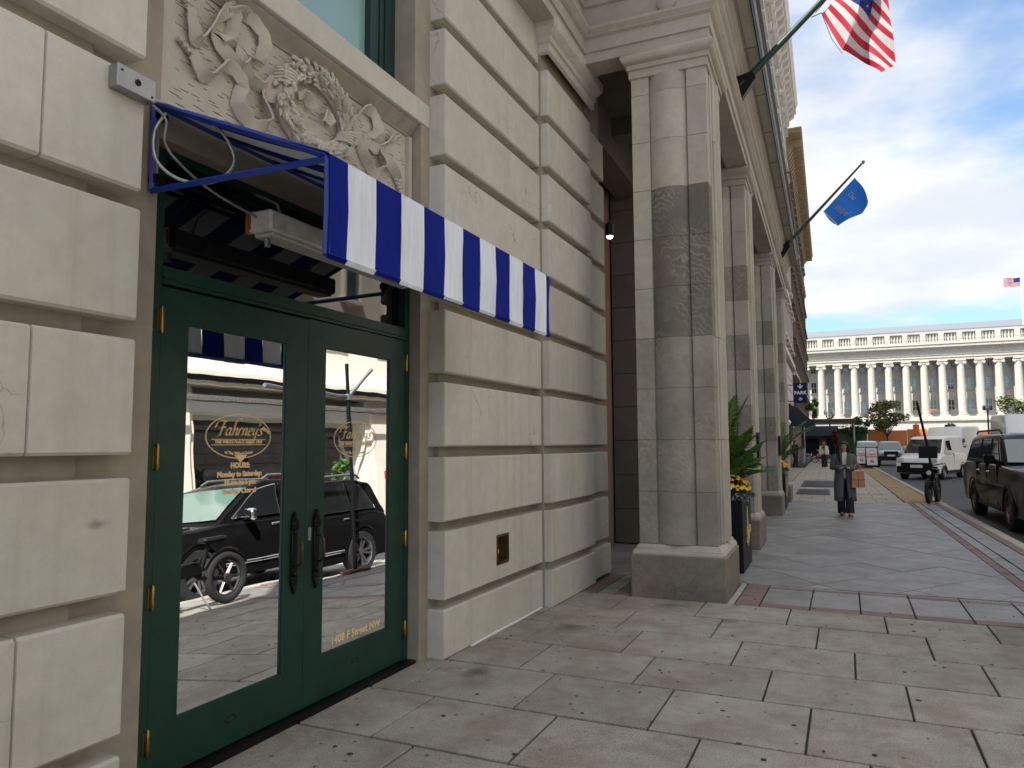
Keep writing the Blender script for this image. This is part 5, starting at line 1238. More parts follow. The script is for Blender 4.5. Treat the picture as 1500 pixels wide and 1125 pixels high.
# signs
PK = thing('park_sign', 'dark blue hanging sign with white arrow and the word PARK over the pavement', 'sign', (-2.3, 46, 3.9), SFA)
b = MB(); b.cbox(-.37, .36, -.05, .05, 0, 1.2, .015); b.build('board', plain('sign_blue', (.006, .008, .07), .5, Specular_IOR_Level=.2), PK, world=False)
b = MB(); b.box(-.75, -.37, -.02, .02, 1.05, 1.1); b.box(-.75, -.37, -.02, .02, .1, .15); b.build('bracket', M_BLACKM, PK, world=False)
FM = lambda x, z, y=-.052: frame_mat((x, y, z), (1, 0, 0), (0, 0, 1))
t = text_mb('PARK', .27, .008, 0, .002, sp=1.02); t.v = [(x, y, z) for x, y, z in t.v]; t.xf(FM(0, .52)).build('lettering', M_WHITE, PK, world=False, fix=False)
t = MB(); t.prism([(-.03, .02), (.03, .02), (.03, .2), (-.03, .2)], 'z', 0, .003); t.prism([(0, -.09), (.15, .07), (.10, .10), (0, .0), (-.10, .10), (-.15, .07)], 'z', 0, .0035); t.xf(FM(0, .93)).build('arrow', M_WHITE, PK, world=False)
t = MB(); t.lathe([(.10, 0), (.10, .003)], (0, 0, 0), 16); t.lathe([(.05, .003), (.05, .005)], (0, 0, 0), 12); t.xf(FM(0, .24)).build('round_emblem', plain('pale_emblem', (.35, .36, .42), .5), PK, world=False)
GLB = thing('globe_lamp', 'white globe wall lamp on the left building under the hanging sign', 'lamp', sfp((-2.6, 45, 2.7)), SFA)
b = MB(); b.lathe([(.02, -.17), (.1, -.13), (.17, 0), (.1, .13), (.02, .17)], (.35, 0, 0.05), 14); b.build('globe', plain('opal_glass', (.75, .75, .72), .3), GLB, world=False)
b = MB(); b.tube([(0, 0, -.2), (.2, 0, -.25), (.35, 0, -.12)], .03, 6); b.build('arm', M_BLACKM, GLB, world=False)
TL = thing('twin_globe_lamp', 'black street lamp with two white globes above the far canopy', 'street lamp', sfp((.02, 85, 0)), SFA)
b = MB(); b.tube([(0, 0, 0), (0, 0, 4.2)], [.12, .07], 8); b.tube([(-.35, 0, 4.5), (-.2, 0, 4.2), (.2, 0, 4.2), (.35, 0, 4.5)], .06, 6); b.build('post', M_BLACKM, TL, world=False)
for s in (-1, 1):
    b = MB(); b.lathe([(.03, -.2), (.16, -.12), (.2, .05), (.12, .25), (.02, .42)], (s*.35, 0, 4.75), 12); b.build('globe', MATS['opal_glass'], TL, world=False)
def a_board(p, rz, label):
    T = thing('sandwich_board', label, 'sign', p, rz, 'public parking sandwich boards')
    for s in (-1, 1):
        b = MB(); b.cbox(-.36, .36, -.02, .02, 0, 1.25, .01)
        m = Matrix.Translation((0, s*.22, .05)) @ Matrix.Rotation(s*.17, 4, 'X'); b.xf(m).build('frame', M_BLACK, T, world=False)
        b = MB(); b.box(-.31, .31, -.006, .006, .08, 1.19); b.xf(m @ Matrix.Translation((0, s*.024, 0))).build('poster', M_WHITE, T, world=False)
    m = Matrix.Translation((0, -.22, .05)) @ Matrix.Rotation(-.17, 4, 'X') @ frame_mat((0, -.032, 0), (1, 0, 0), (0, 0, 1))
    for tx, z, sz in (('PUBLIC', .72, .15), ('PARKING', .58, .135)):
        t = text_mb(tx, sz, .006, 0, .002); t.xf(m @ Matrix.Translation((0, z, 0))).build('lettering', MATS['sign_red'] if 'sign_red' in MATS else plain('sign_red', (.5, .02, .03), .5), T, world=False, fix=False)
    t = MB(); t.lathe([(.11, 0), (.11, .003)], (0, .33, 0), 18); t.xf(m).build('disc', MATS['sign_red'], T, world=False)
    t = text_mb('P', .15, .006, 0, .002); t.xf(m @ Matrix.Translation((0, .28, .004))).build('lettering', M_WHITE, T, world=False, fix=False)
    t = MB(); t.prism([(-.2, .98), (0, 1.1), (.2, .98), (.12, .98), (0, 1.04), (-.12, .98)], 'z', 0, .003); t.xf(m).build('logo', M_STEEL, T, world=False)
    b = MB(); b.box(-.4, .4, -.35, .35, 0, .09); b.build('base', M_BLACK, T, world=False)
a_board((.98, 57.5, 0), .05, 'parking sandwich board standing on the left, further back')
a_board((1.50, 53.2, 0), .10, 'parking sandwich board standing on the right, nearer the kerb edge')
# leaning sign post behind the e-bike
SP = thing('sign_post', 'thin black leaning post with a small box plate behind the parked bicycle', 'sign post', (2.12, 22.4, 0))
b = MB(); b.tube([(0, 0, 0), (-.12, 0, 1.3), (-.33, .0, 2.62)], .032, 8); b.lathe([(.09, 0), (.09, .02), (.05, .03)], (0, 0, 0), 12); b.build('post', M_BLACK, SP, world=False)
b = MB(); b.cbox(-.36, .08, -.06, -.02, 1.14, 1.46, .01); b.build('plate', M_BLACK, SP, world=False)
SP2 = thing('bracket_post', 'tall dark post with bracket arms near the kerb, mirrored in the right door', 'sign post', (2.30, 10.15, 0))
b = MB(); b.tube([(0, 0, 0), (0, 0, 3.6)], .035, 8); b.tube([(.05, .03, 0), (.05, .03, 3.6)], .02, 6); b.build('post', M_BLACK, SP2, world=False)
b = MB(); b.tube([(0, 0, 3.0), (0, .7, 3.55)], .04, 6); b.tube([(0, -1.3, 3.05), (0, 0, 3.0)], .035, 6); b.lathe([(.06, -.05), (.06, .05)], (0, 0, 3.0), 8); b.build('arm', M_STEEL, SP2, world=False)
b = MB(); b.cbox(-.12, .12, -.28, .28, 0, .05, .01); b.build('foot', plain('rust_brown', (.12, .07, .04), .8), SP2, world=False)
# rails, posts, barrel near the far crossing
b = MB(); b.tube([(0, 0, 0), (0, 0, 1.15)], .11, 10); 
bp = thing('blue_post', 'short pale blue bollard next to the man in black', 'bollard', (-3.05, 62, 0)); b.build('tube', plain('pale_blue', (.22, .30, .42), .5), bp, world=False)
b = MB(); b.lathe([(.0, .07), (.14, .07), (.03, 1.15), (0, 1.15)], (0, 0, 0), 14)
bp = thing('traffic_cone', 'orange traffic barrel in the road by the small white van', 'traffic cone', (3.35, 52, -.14))
b = MB(); b.cbox(-.3, .3, -.3, .3, 0, .06, .01); b.build('foot', M_BLACK, bp, world=False)
b = MB(); b.lathe([(.24, .06), (.23, .3), (.2, .32), (.19, .6), (.16, .62), (.14, .95), (0, .97)], (0, 0, 0), 14); b.build('barrel', plain('cone_orange', (.75, .16, .02), .5), bp, world=False)
TLt = thing('traffic_signal', 'orange housed pedestrian signal beyond the leaning post', 'traffic light', (6.2, 80, -.1))
b = MB(); b.tube([(0, 0, 0), (0, 0, 3.5)], .07, 8); b.build('post', M_STEEL, TLt, world=False)
b = MB(); b.cbox(-.25, .25, -.2, .2, 2.5, 3.4, .03); b.build('housing', MATS['cone_orange'], TLt, world=False)
TL2 = thing('twin_signal_lamp', 'small dark twin lamp post in front of the colonnade on the right', 'street lamp', (13.6, 90, 0))
b = MB(); b.tube([(0, 0, 0), (0, 0, 5.0)], .08, 8); b.tube([(-.3, 0, 5.0), (.3, 0, 5.0)], .05, 6); b.build('post', M_BLACK, TL2, world=False)
for s in (-1, 1):
    b = MB(); b.lathe([(.05, 0), (.17, .1), (.15, .4), (.03, .55)], (s*.3, 0, 4.9), 10); b.build('lantern', M_BLACK, TL2, world=False)

# ============================================================ planters
def planter(p, label, flab, seed):
    rnd = random.Random(seed)
    T = thing('planter', label, 'planter', p, SFA, 'tall black planters between the pillars')
    b = MB(); w, d, h = .42, 1.02, .86
    b.prism([(-w, 0), (0, 0), (0, h), (-w, h)], 'y', 0, d)
    b = MB(); b.cbox(-w, 0, 0, d, .0, h, .008); b.build('box', M_BLACK, T, world=False)
    b = MB(); b.box(-w+.03, -.03, .03, d-.03, h-.02, h+.004); b.build('soil', M_JOINT, T, world=False)
    e = MB()          # gilt emblem on the street side: a slender stem over an open flower
    cy, cz = d*.52, .40
    e.prism([(cy-.035, cz), (cy+.035, cz), (cy+.02, cz+.30), (cy, cz+.36), (cy-.02, cz+.30)], 'x', .0, .012)
    for k in range(5):
        a = pi+pi*(k+.0)/4; q = [(cy+.0+(.03+.11*t)*cos(a)*1.1-.028*sin(pi*t)*sin(a), cz+.02+(.16*t)*sin(a)*.95+.028*sin(pi*t)*cos(a)) for t in (0, .3, .6, 1)]+[(cy+.0+(.03+.11*t)*cos(a)*1.1+.028*sin(pi*t)*sin(a), cz+.02+(.16*t)*sin(a)*.95-.028*sin(pi*t)*cos(a)) for t in (.6, .3)]
        e.prism(q, 'x', .0, .016)
    for s in (-1, 1): e.tube([(.01, cy+s*.03, cz+.06), (.012, cy+s*.14, cz+.03), (.012, cy+s*.15, cz+.12)], .018, 6)
    e.lathe([(.05, 0), (.04, .02), (0, .03)], (.0, cy, cz-.02), 12, axis='x')
    e.build('gilt_emblem', M_GOLD, T, world=False)
    # flowers
    F = thing('chrysanthemums', flab, 'flowers', (0, 0, 0)); F.scale = (1.12, 1.12, 1.12); F.location = (T.location.x-.2, T.location.y+.35, h-.02); 
    g = MB()
    for i in range(520):
        a, u = rnd.uniform(0, 2*pi), rnd.random(); r = .30*sqrt(rnd.random()); p_ = Vector((r*cos(a)*.85, r*sin(a)*1.15, .02+.20*(1-(r/.32)**2)*rnd.uniform(.5, 1)))
        d = Vector((cos(a)*r*3, sin(a)*r*3, .3)).normalized(); s = d.cross(Vector((0, 0, 1))).normalized()*.016
        g.add([p_, p_+d*.025+s, p_+d*.06, p_+d*.025-s], [(0, 1, 2, 3)], rnd.randrange(2))
    g.build('leaves', [M_L1, M_L2], F, world=False, fix=False)
    g = MB()
    for i in range(150):
        a = rnd.uniform(0, 2*pi); r = .30*sqrt(rnd.random()); z = .10+.19*(1-(r/.33)**2)
        c = Vector((r*cos(a)*.85, r*sin(a)*1.2, z+rnd.uniform(-.01, .015))); n = Vector((c.x*2, c.y*2, .5)).normalized(); R = rnd.uniform(.020, .030)
        t1 = n.orthogonal().normalized(); t2 = n.cross(t1); vs = [c+n*.014]; N = 10
        for k in range(N): q = 2*pi*k/N; rr_ = R*(1 if k % 2 else .72); vs.append(c+(t1*cos(q)+t2*sin(q))*rr_)
        g.add(vs, [(0, 1+k, 1+(k+1) % N) for k in range(N)], 0 if rnd.random() < .8 else 1)
    g.build('blooms', [plain('yellow_bloom', (.80, .50, .01), .6) if 'yellow_bloom' not in MATS else MATS['yellow_bloom'], plain('deep_yellow_bloom', (.66, .30, .01), .6) if 'deep_yellow_bloom' not in MATS else MATS['deep_yellow_bloom']], F, world=False, fix=False)
    g = MB()
    for i in range(160):
        a = rnd.uniform(0, 2*pi); r = rnd.uniform(.2, .31); c = Vector((r*cos(a)*.72, r*sin(a)*1.25, rnd.uniform(-.02, .06))); d = Vector((rnd.gauss(0, 1), rnd.gauss(0, 1), rnd.uniform(-.3, 1))).normalized(); s = d.orthogonal().normalized()*.012
        g.add([c, c+d*.025+s, c+d*.05, c+d*.025-s], [(0, 1, 2, 3)])
    g.build('silver_leaves', plain('silver_leaf', (.22, .30, .27), .7) if 'silver_leaf' not in MATS else MATS['silver_leaf'], F, world=False, fix=False)
    return T
def palm(p, label, seed, dirs):
    rnd = random.Random(seed); T = thing('palm', label, 'plant', p, 0, 'feathery palms in the planters')
    for (a, L, el, droop) in dirs:
        b = MB(); P = []; n = 14
        d = Vector((cos(a), sin(a), 0)); q = Vector((0, 0, 0)); ang = el; st_ = L/n
        for i in range(n+1): P.append(q.copy()); q += (d*cos(ang)+Vector((0, 0, 1))*sin(ang))*st_; ang -= droop/n
        b.tube(P, [.009*(1-.75*i/n) for i in range(n+1)], 5)
        for i in range(3, n*6):
            t = i/(n*6); k = min(int(t*n), n-1); f = t*n-k; c = P[k].lerp(P[k+1], f); tn = (P[k+1]-P[k]).normalized(); sd = tn.cross(Vector((0, 0, 1))).normalized(); upv = sd.cross(tn)
            if t < .22: continue
            ll = .33*sin(pi*min(1, (t-.15)/.85*.8+.22))*rnd.uniform(.85, 1.1)
            for s in (-1, 1):
                dd = (sd*s*.8+tn*.75+upv*.18).normalized(); w = .0085; m1 = c+dd*ll*.5+Vector((0, 0, .01)); e_ = c+dd*ll-Vector((0, 0, .28*ll)); ww = tn*w
                b.add([c-ww*.6, c+ww*.6, m1+ww, e_, m1-ww], [(0, 1, 2, 4), (4, 2, 3)], rnd.randrange(1, 3))
        b.build('frond', [M_BARK, M_L6, M_L1], T, world=False, fix=False)
    return T
_pr = random.Random(4)
D1 = [(_pr.uniform(0, 2*pi), _pr.uniform(.75, 1.1), _pr.uniform(1.05, 1.52), _pr.uniform(.3, .9)) for _ in range(26)]+[(2.4, 1.45, 1.5, .35), (2.0, 1.4, 1.5, .3), (.3, .8, 1.2, 1.0), (-.1, .78, .95, 1.0), (-.6, .8, 1.05, .9), (-.3, .9, 1.2, .7), (0, 1.0, 1.4, .8), (.2, 1.4, 1.5, .45), (-.8, 1.35, 1.52, .4), (1.0, 1.45, 1.5, .4)]
planter(sfp((-1.13, 9.28, 0)), 'tall black planter with gilt emblem standing just behind the nearest pillar', 'bright yellow chrysanthemums in the nearer black planter', 21)
palm(sfp((-1.44, 9.85, .86)), 'green feathery palm rising from the nearer planter', 31, D1)
planter(sfp((-1.13, 18.6, 0)), 'tall black planter half hidden between the third and fourth pillars', 'yellow chrysanthemums in the farther planter', 22)
palm(sfp((-1.30, 19.3, .86)), 'palm whose fronds arch out past the third pillar', 32, [(0.0, 1.5, 1.45, 1.2), (-.5, 1.0, 1.3, 1.3), (.6, 1.6, 1.45, 1.0), (1.5, 1.5, 1.4, 1), (2.6, 1.4, 1.3, 1)])
for (y0, lab) in ((11.75, 'narrow dark notice plaque on the street side of the second pillar'), (17.15, 'narrow dark notice plaque on the street side of the third pillar')):
    b = MB(); b.cbox(-1.155, -1.12, y0, y0+.28, 1.28, 1.72, .005); tag(b.sf().build('notice_plaque', M_BLACK), lab, 'sign')

# ============================================================ e-bikes and scooters
def bike(name, label, p, rz, r, tw, spoke_m, bodym, fat=True, group=None, rear_box=False, lean=0.0):
    T = thing(name, label, 'bicycle', p, rz, group); T.rotation_euler = (0, lean, rz) if False else (0, 0, rz)
    wb = .54
    for s in (-1, 1):
        wh = bpy.data.objects.new('wheel', None); COL.objects.link(wh); wh.parent = T; wh.location = (0, s*wb, r)
        b = MB(); pf = [(r-tw*.5+tw*.5*cos(a), tw*.5*sin(a)) for a in [2*pi*k/10 for k in range(11)]]; b.lathe(pf, (0, 0, 0), 30, axis='x', caps=False); b.build('tyre', M_RUBBER, wh, world=False, origin=False)
        b = MB(); b.lathe([(r-tw-.01, -.02), (r-tw+.02, -.02), (r-tw+.02, .02), (r-tw-.01, .02), (r-tw-.01, -.02)], (0, 0, 0), 30, axis='x', caps=False)
        b.lathe([(.05, -.05), (.055, 0), (.05, .05)], (0, 0, 0), 12, axis='x')
        for k in range(6):
            for d in (-.07, .07):
                a = 2*pi*k/6; b.tube([(0, .04*cos(a+d*5), .04*sin(a+d*5)), (0, (r-tw)*cos(a+d*.5), (r-tw)*sin(a+d*.5))], .008, 5)
        b.build('rim', spoke_m, wh, world=False, origin=False)
    b = MB()
    b.tube([(0, -wb, r), (0, -wb+.10, r+.30), (0, -wb+.18, .92)], .024, 8); b.tube([(0, wb, r), (0, .12, r+.05), (0, -wb+.17, .72)], .03, 8); b.tube([(0, .12, r+.05), (0, .28, .80)], .024, 8)
    b.tube([(0, wb, r), (0, .24, .66)], .018, 6); b.tube([(-.30, -wb+.28, 1.02), (-.14, -wb+.19, .98), (.14, -wb+.19, .98), (.30, -wb+.28, 1.02)], .014, 6)
    b.cbox(-.05, .05, -.22, .12, r+.08, r+.26, .02); b.build('frame', bodym, T, world=False)
    b = MB(); b.cbox(-.09, .09, .16, .52, .80, .87, .03); b.build('saddle', M_BLACK, T, world=False)
    b = MB(); b.tube([(.0, .05, r), (-.22, .10, .0)], .012, 6); b.build('kickstand', M_STEEL, T, world=False)
    b = MB(); b.lathe([(.05, 0), (.06, .03), (0, .05)], (0, -wb+.10, .78), 10, axis='y'); b.build('headlamp', M_WHITE, T, world=False)
    for s in (-1, 1):
        b = MB(); b.tube([(0, s*wb+(r+.03)*cos(a), r+(r+.03)*sin(a)) for a in [pi*.15+pi*.7*k/8 for k in range(9)]], .03, 6); b.build('mudguard', bodym, T, world=False)
    return T
bike('electric_bicycle', 'black fat tyred electric bicycle parked by the leaning post at the kerb', (2.02, 22.0, 0), radians(-16), .30, .085, M_DALLOY, M_BLACK)
bike('electric_bicycle', 'black bicycle with six spoke wheels near the kerb, mirrored in the left door', (1.55, 6.70, 0), radians(2), .33, .105, M_DALLOY, M_BLACK)
bike('rental_bicycle', 'white framed rental bicycle parked by the black shopfront', (-2.35, 65, 0), radians(75), .33, .06, M_WHITE, M_WHITE)
bike('rental_bicycle', 'red rental bicycle right of the white framed one', (-1.75, 63.5, 0), radians(80), .30, .06, M_STEEL, M_PRED)

# ============================================================ people
M_SKIN = plain('skin', (.50, .29, .20), .55); M_HAIR = plain('dark_hair', (.014, .010, .009), .45)
M_COAT = stone('grey_wool_coat', (.105, .11, .12), var=.12, grain=.25, bump=.3, gs=300, objvar=0); M_TOP = plain('cream_top', (.62, .58, .40), .8); M_TROU = plain('black_trousers', (.012, .012, .014), .8)
M_BAG = plain('brown_paper', (.42, .20, .09), .75, var=.15)
def skin_body(par, J, E_, R, mat):
    me = bpy.data.meshes.new('body'); me.from_pydata([Vector(p) for p in J], E_, []); me.materials.append(mat)
    o = bpy.data.objects.new('body', me); COL.objects.link(o); o.parent = par
    bm = bmesh.new(); bm.from_mesh(me); lay = bm.verts.layers.skin.verify(); bm.verts.ensure_lookup_table()
    for i, v in enumerate(bm.verts): v[lay].radius = R[i] if isinstance(R[i], tuple) else (R[i], R[i]); v[lay].use_root = (i == 0)
    bm.to_mesh(me); bm.free()
    sk = o.modifiers.new('skin', 'SKIN'); sk.use_smooth_shade = True; sk.branch_smoothing = .6
    ss = o.modifiers.new('sub', 'SUBSURF'); ss.levels = 1; ss.render_levels = 2
    return o
def ring_loft(rings, n=20, mat=0, gap=None, caps=True):
    """rings: (cx, cy, z, rx, ry[, gap half angle at the front]) ; front is -y"""
    b = MB(); vs = []
    for rg in rings:
        cx, cy, z, rx, ry = rg[:5]; g = rg[5] if len(rg) > 5 else 0
        for k in range(n):
            t = -pi/2+g+(2*pi-2*g)*k/((n-1) if gap else n); rr = 1+.02*sin(t*7+z*9)
            vs.append((cx+rx*rr*cos(t), cy+ry*rr*sin(t), z))
    fs = []
    for i in range(len(rings)-1):
        for k in range(n-1 if gap else n): fs.append((i*n+k, i*n+(k+1) % n, (i+1)*n+(k+1) % n, (i+1)*n+k))
    b.add(vs, fs, mat, True)
    if caps and not gap: b.add(vs, [tuple(range(n-1, -1, -1)), tuple((len(rings)-1)*n+k for k in range(n))], mat)
    return b
def person(p, rz, label, H=1.66, coat=True, coatm=None, topm=None, troum=None, hairm=None, long_hair=True, glasses=False, phone=True, coat_len=.34, stride=.10, arms='phone', shoes=None, bulk=1.0):
    T = thing('person', label, 'person', p, rz); k = H/1.66; T.scale = (k, k, k)
    shL, shR = (.165*bulk, 0, 1.345), (-.165*bulk, 0, 1.345)
    if arms == 'phone': el = .235; eL, eR = (el, .02, 1.08), (-el, .02, 1.08); wL, wR = (.085, -.235, 1.08), (-.07, -.25, 1.07)
    elif arms == 'face': eL, eR = (.22, -.05, 1.08), (-.21, .03, 1.08); wL, wR = (.08, -.20, 1.30), (-.16, -.12, .88)
    else: eL, eR = (.22, .03, 1.08), (-.22, .03, 1.08); wL, wR = (.22, -.08, .84), (-.21, -.10, .84)
    hp_ = .085
    kL, aL = (hp_, -.02-stride*.4, .48), (hp_, .0-stride, .085); kR, aR = (-hp_, -.04+stride*.2, .48), (-hp_+.01, .04+stride, .10)
    J = [(0, 0, .90), (0, .01, 1.06), (0, .01, 1.24), (0, 0, 1.37), (0, -.015, 1.44), (0, -.035, 1.51), (0, -.05, 1.57), (0, -.045, 1.63),
         shL, eL, wL, shR, eR, wR, (hp_, 0, .86), kL, aL, (aL[0], aL[1]-.13, .035), (-hp_, 0, .86), kR, aR, (aR[0], aR[1]-.13, .035)]
    E_ = [(0, 1), (1, 2), (2, 3), (3, 4), (4, 5), (5, 6), (6, 7), (3, 8), (8, 9), (9, 10), (3, 11), (11, 12), (12, 13), (0, 14), (14, 15), (15, 16), (16, 17), (0, 18), (18, 19), (19, 20), (20, 21)]
    R = [(.13, .10), (.115, .085), (.13, .095), (.09, .07), .048, (.062, .07), (.078, .092), (.06, .07), .055, .04, .027, .055, .04, .027, .085, .055, .038, .035, .085, .055, .038, .035]
    def hand(w, sgn, tip):
        i0 = len(J); J.append((w[0]+tip[0]*.05, w[1]+tip[1]*.05, w[2]+tip[2]*.05)); R.append((.026, .018)); E_.append((10 if sgn > 0 else 13, i0))
        for f in range(4):
            o = (f-1.5)*.017; a = (J[i0][0]+o*.3*sgn+tip[0]*.045, J[i0][1]+tip[1]*.045, J[i0][2]+tip[2]*.045+o); q = (a[0]+tip[0]*.02, a[1]+tip[1]*.02+.0, a[2]+.02)
            J.append(a); R.append(.0085); E_.append((i0, len(J)-1)); J.append(q); R.append(.0075); E_.append((len(J)-2, len(J)-1))
        J.append((J[i0][0]-sgn*.03, J[i0][1]-.01, J[i0][2]+.03)); R.append(.0095); E_.append((i0, len(J)-1))
    if arms == 'phone': hand(wL, 1, (-.6, -.7, .1)); hand(wR, -1, (.6, -.7, .1))
    elif arms == 'face': hand(wL, 1, (-.2, -.3, .9)); hand(wR, -1, (.2, -.3, -.9))
    else: hand(wL, 1, (0, -.2, -1)); hand(wR, -1, (0, -.2, -1))
    skin_body(T, J, E_, R, M_SKIN)
    def bld(mb, nm, mt, **kk): return mb.build(nm, mt, T, world=False, origin=False, **kk)
    # face
    f = MB(); f.add([(-.012, -.137, 1.555), (.012, -.137, 1.555), (0, -.158, 1.55), (0, -.135, 1.59)], [(0, 1, 2), (1, 3, 2), (3, 0, 2)], 0, True); bld(f, 'nose', M_SKIN)
    for s in (-1, 1):
        f = MB(); f.lathe([(.002, -.006), (.010, -.003), (.010, .003), (.002, .006)], (s*.031, -.128, 1.588), 8, axis='y'); bld(f, 'eye', M_HAIR)
    f = MB(); f.tube([(-.022, -.131, 1.525), (0, -.138, 1.523), (.022, -.131, 1.525)], .005, 5); bld(f, 'mouth', plain('lips', (.30, .10, .08), .5) if 'lips' not in MATS else MATS['lips'])
    if glasses:
        f = MB()
        for s in (-1, 1): f.tube([(s*.033+.024*cos(a), -.142, 1.587+.019*sin(a)) for a in [2*pi*i/12 for i in range(13)]], .003, 5); f.tube([(s*.057, -.142, 1.59), (s*.085, -.05, 1.59)], .003, 5)
        f.tube([(-.009, -.143, 1.59), (.009, -.143, 1.59)], .003, 5); bld(f, 'glasses', M_BLACKM)
    hm = hairm or M_HAIR
    h = ring_loft([(0, -.02, 1.665, .035, .04), (0, -.025, 1.66, .065, .075), (0, -.02, 1.635, .088, .10), (0, .0, 1.60, .098, .10), (0, .02, 1.56, .098, .085), (0, .035, 1.50, .095, .065), (0, .04, 1.44, .085, .05)], 18); bld(h, 'hair', hm)
    if long_hair:
        h = MB(); h.tube([(-.055, -.06, 1.645), (-.082, -.07, 1.58), (-.088, -.07, 1.50), (-.09, -.09, 1.40), (-.085, -.13, 1.28), (-.075, -.15, 1.17)], [.03, .036, .044, .05, .042, .012], 8); h.tube([(.045, -.06, 1.65), (.078, -.055, 1.59), (.09, -.02, 1.50), (.10, .0, 1.40), (.09, .0, 1.32)], [.028, .030, .036, .036, .012], 8); bld(h, 'hair_lock', hm)
    tm = topm or M_TOP
    bld(ring_loft([(0, 0, .86, .155, .11), (0, 0, .95, .15, .115), (0, .0, 1.08, .135, .105), (0, .0, 1.22, .155, .115), (0, .0, 1.33, .16, .10), (0, -.005, 1.40, .085, .07), (0, -.01, 1.425, .055, .055)], 18), 'top', tm)
    trm = troum or M_TROU
    for (hx, kn, an) in ((hp_, kL, aL), (-hp_, kR, aR)):
        b = MB(); b.tube([(hx*.75, 0, .90), (hx, 0, .80), kn, ((kn[0]+an[0])/2, (kn[1]+an[1])/2, .28), (an[0], an[1], .07)], [.10, .105, .082, .085, .088], 12); bld(b, 'trouser_leg', trm)
        b = MB(); b.prism([(an[0]-.045, an[1]+.06), (an[0]+.045, an[1]+.06), (an[0]+.048, an[1]-.10), (an[0]+.02, an[1]-.19), (an[0]-.02, an[1]-.19), (an[0]-.048, an[1]-.10)], 'z', .0, .06); bld(b, 'shoe', shoes or plain('tan_shoe', (.25, .10, .05), .5) if 'tan_shoe' not in MATS else (shoes or MATS['tan_shoe']), bevel=.012)
    cm = coatm or M_COAT
    if coat:
        zl = coat_len; B_ = bulk
        rg = [(0, .0, zl, .235*B_, .16, .30), (0, .0, zl+.12, .23*B_, .16, .24), (0, 0, .70, .225*B_, .16, .16), (0, 0, .88, .215*B_, .155, .10), (0, 0, 1.02, .20*B_, .15, .10), (0, 0, 1.14, .205*B_, .15, .22), (0, .0, 1.25, .21*B_, .145, .42), (0, .0, 1.34, .20*B_, .13, .55), (0, .005, 1.395, .15*B_, .10, .75), (0, .01, 1.43, .09, .08, .85)]
        rg = [r for r in rg if r[2] >= zl-.001]
        o = bld(ring_loft(rg, 26, gap=True), 'coat', cm); sd_ = o.modifiers.new('solid', 'SOLIDIFY'); sd_.thickness = .018
        b = MB()
        for s in (-1, 1): b.prism([(s*.03, 1.12), (s*.105, 1.30), (s*.085, 1.41), (s*.055, 1.43), (s*.05, 1.3)], 'y', -.150, -.138)
        bld(b, 'lapels', cm)
        b = MB()
        for z in (.98, .86): b.lathe([(.014, -.004), (.014, .004)], (.045, -.166, z), 8, axis='y')
        bld(b, 'buttons', M_BLACK)
    for (a, e, w) in ((shL, eL, wL), (shR, eR, wR)):
        b = MB(); a2 = (a[0]*.86, a[1], a[2]+.01); mid = tuple((e[i]+w[i])/2 for i in range(3)); up_ = tuple((a[i]+e[i])/2 for i in range(3))
        sc = 1.0 if coat else .8; b.tube([a2, (a[0]*1.05, a[1], a[2]-.03), up_, e, mid, tuple(w[i]*.93+e[i]*.07 for i in range(3))], [.066*sc, .082*sc, .078*sc, .072*sc, .066*sc, .06*sc], 12); bld(b, 'sleeve', cm if coat else tm)
    if phone:
        b = MB(); b.cbox(-.038, .038, -.005, .005, -.075, .075, .004); b.xf(Matrix.Translation((.0, -.31, 1.10)) @ Matrix.Rotation(radians(-50), 4, 'X')); bld(b, 'phone', M_BLACK)
    return T
person((-.05, 17.35, 0), radians(4), 'woman in long grey coat and cream top walking while looking at a phone', 1.58, glasses=True)
bag = thing('paper_bag', 'brown paper carrier bag hanging from the arm of the woman in grey', 'bag', (.20, 17.22, .62), radians(15))
b = MB(); b.prism([(-.13, 0), (.13, 0), (.12, .34), (-.12, .34)], 'y', -.06, .06); b.build('bag_body', M_BAG, bag, world=False)
b = MB(); b.box(-.125, .125, -.0625, -.061, .15, .165); b.box(-.01, .005, -.0625, -.061, 0, .34); b.build('bag_crease', plain('dark_crease', (.20, .05, .03), .8), bag, world=False)
for s in (-1, 1):
    b = MB(); b.tube([(-.07, s*.05, .34), (-.05, s*.03, .46), (0, s*.01, .50), (.05, s*.03, .46), (.07, s*.05, .34)], .008, 5); b.build('handle', M_BAG, bag, world=False)
person((-1.26, 50.2, 0), radians(5), 'woman in cream jacket and black trousers walking far down the pavement', 1.66, coat=True, coatm=plain('cream_jacket', (.60, .58, .50), .8), topm=M_TROU, coat_len=.84, phone=False, arms='down', hairm=plain('brown_hair', (.05, .025, .018), .5), shoes=M_WHITE)
person((-3.10, 52.6, 0), radians(60), 'man in black suit standing by the left wall with a hand raised', 1.76, coat=True, coatm=M_TROU, topm=M_BLACK, long_hair=False, coat_len=.78, phone=False, arms='face', shoes=M_BLACK, stride=.02, bulk=1.12)

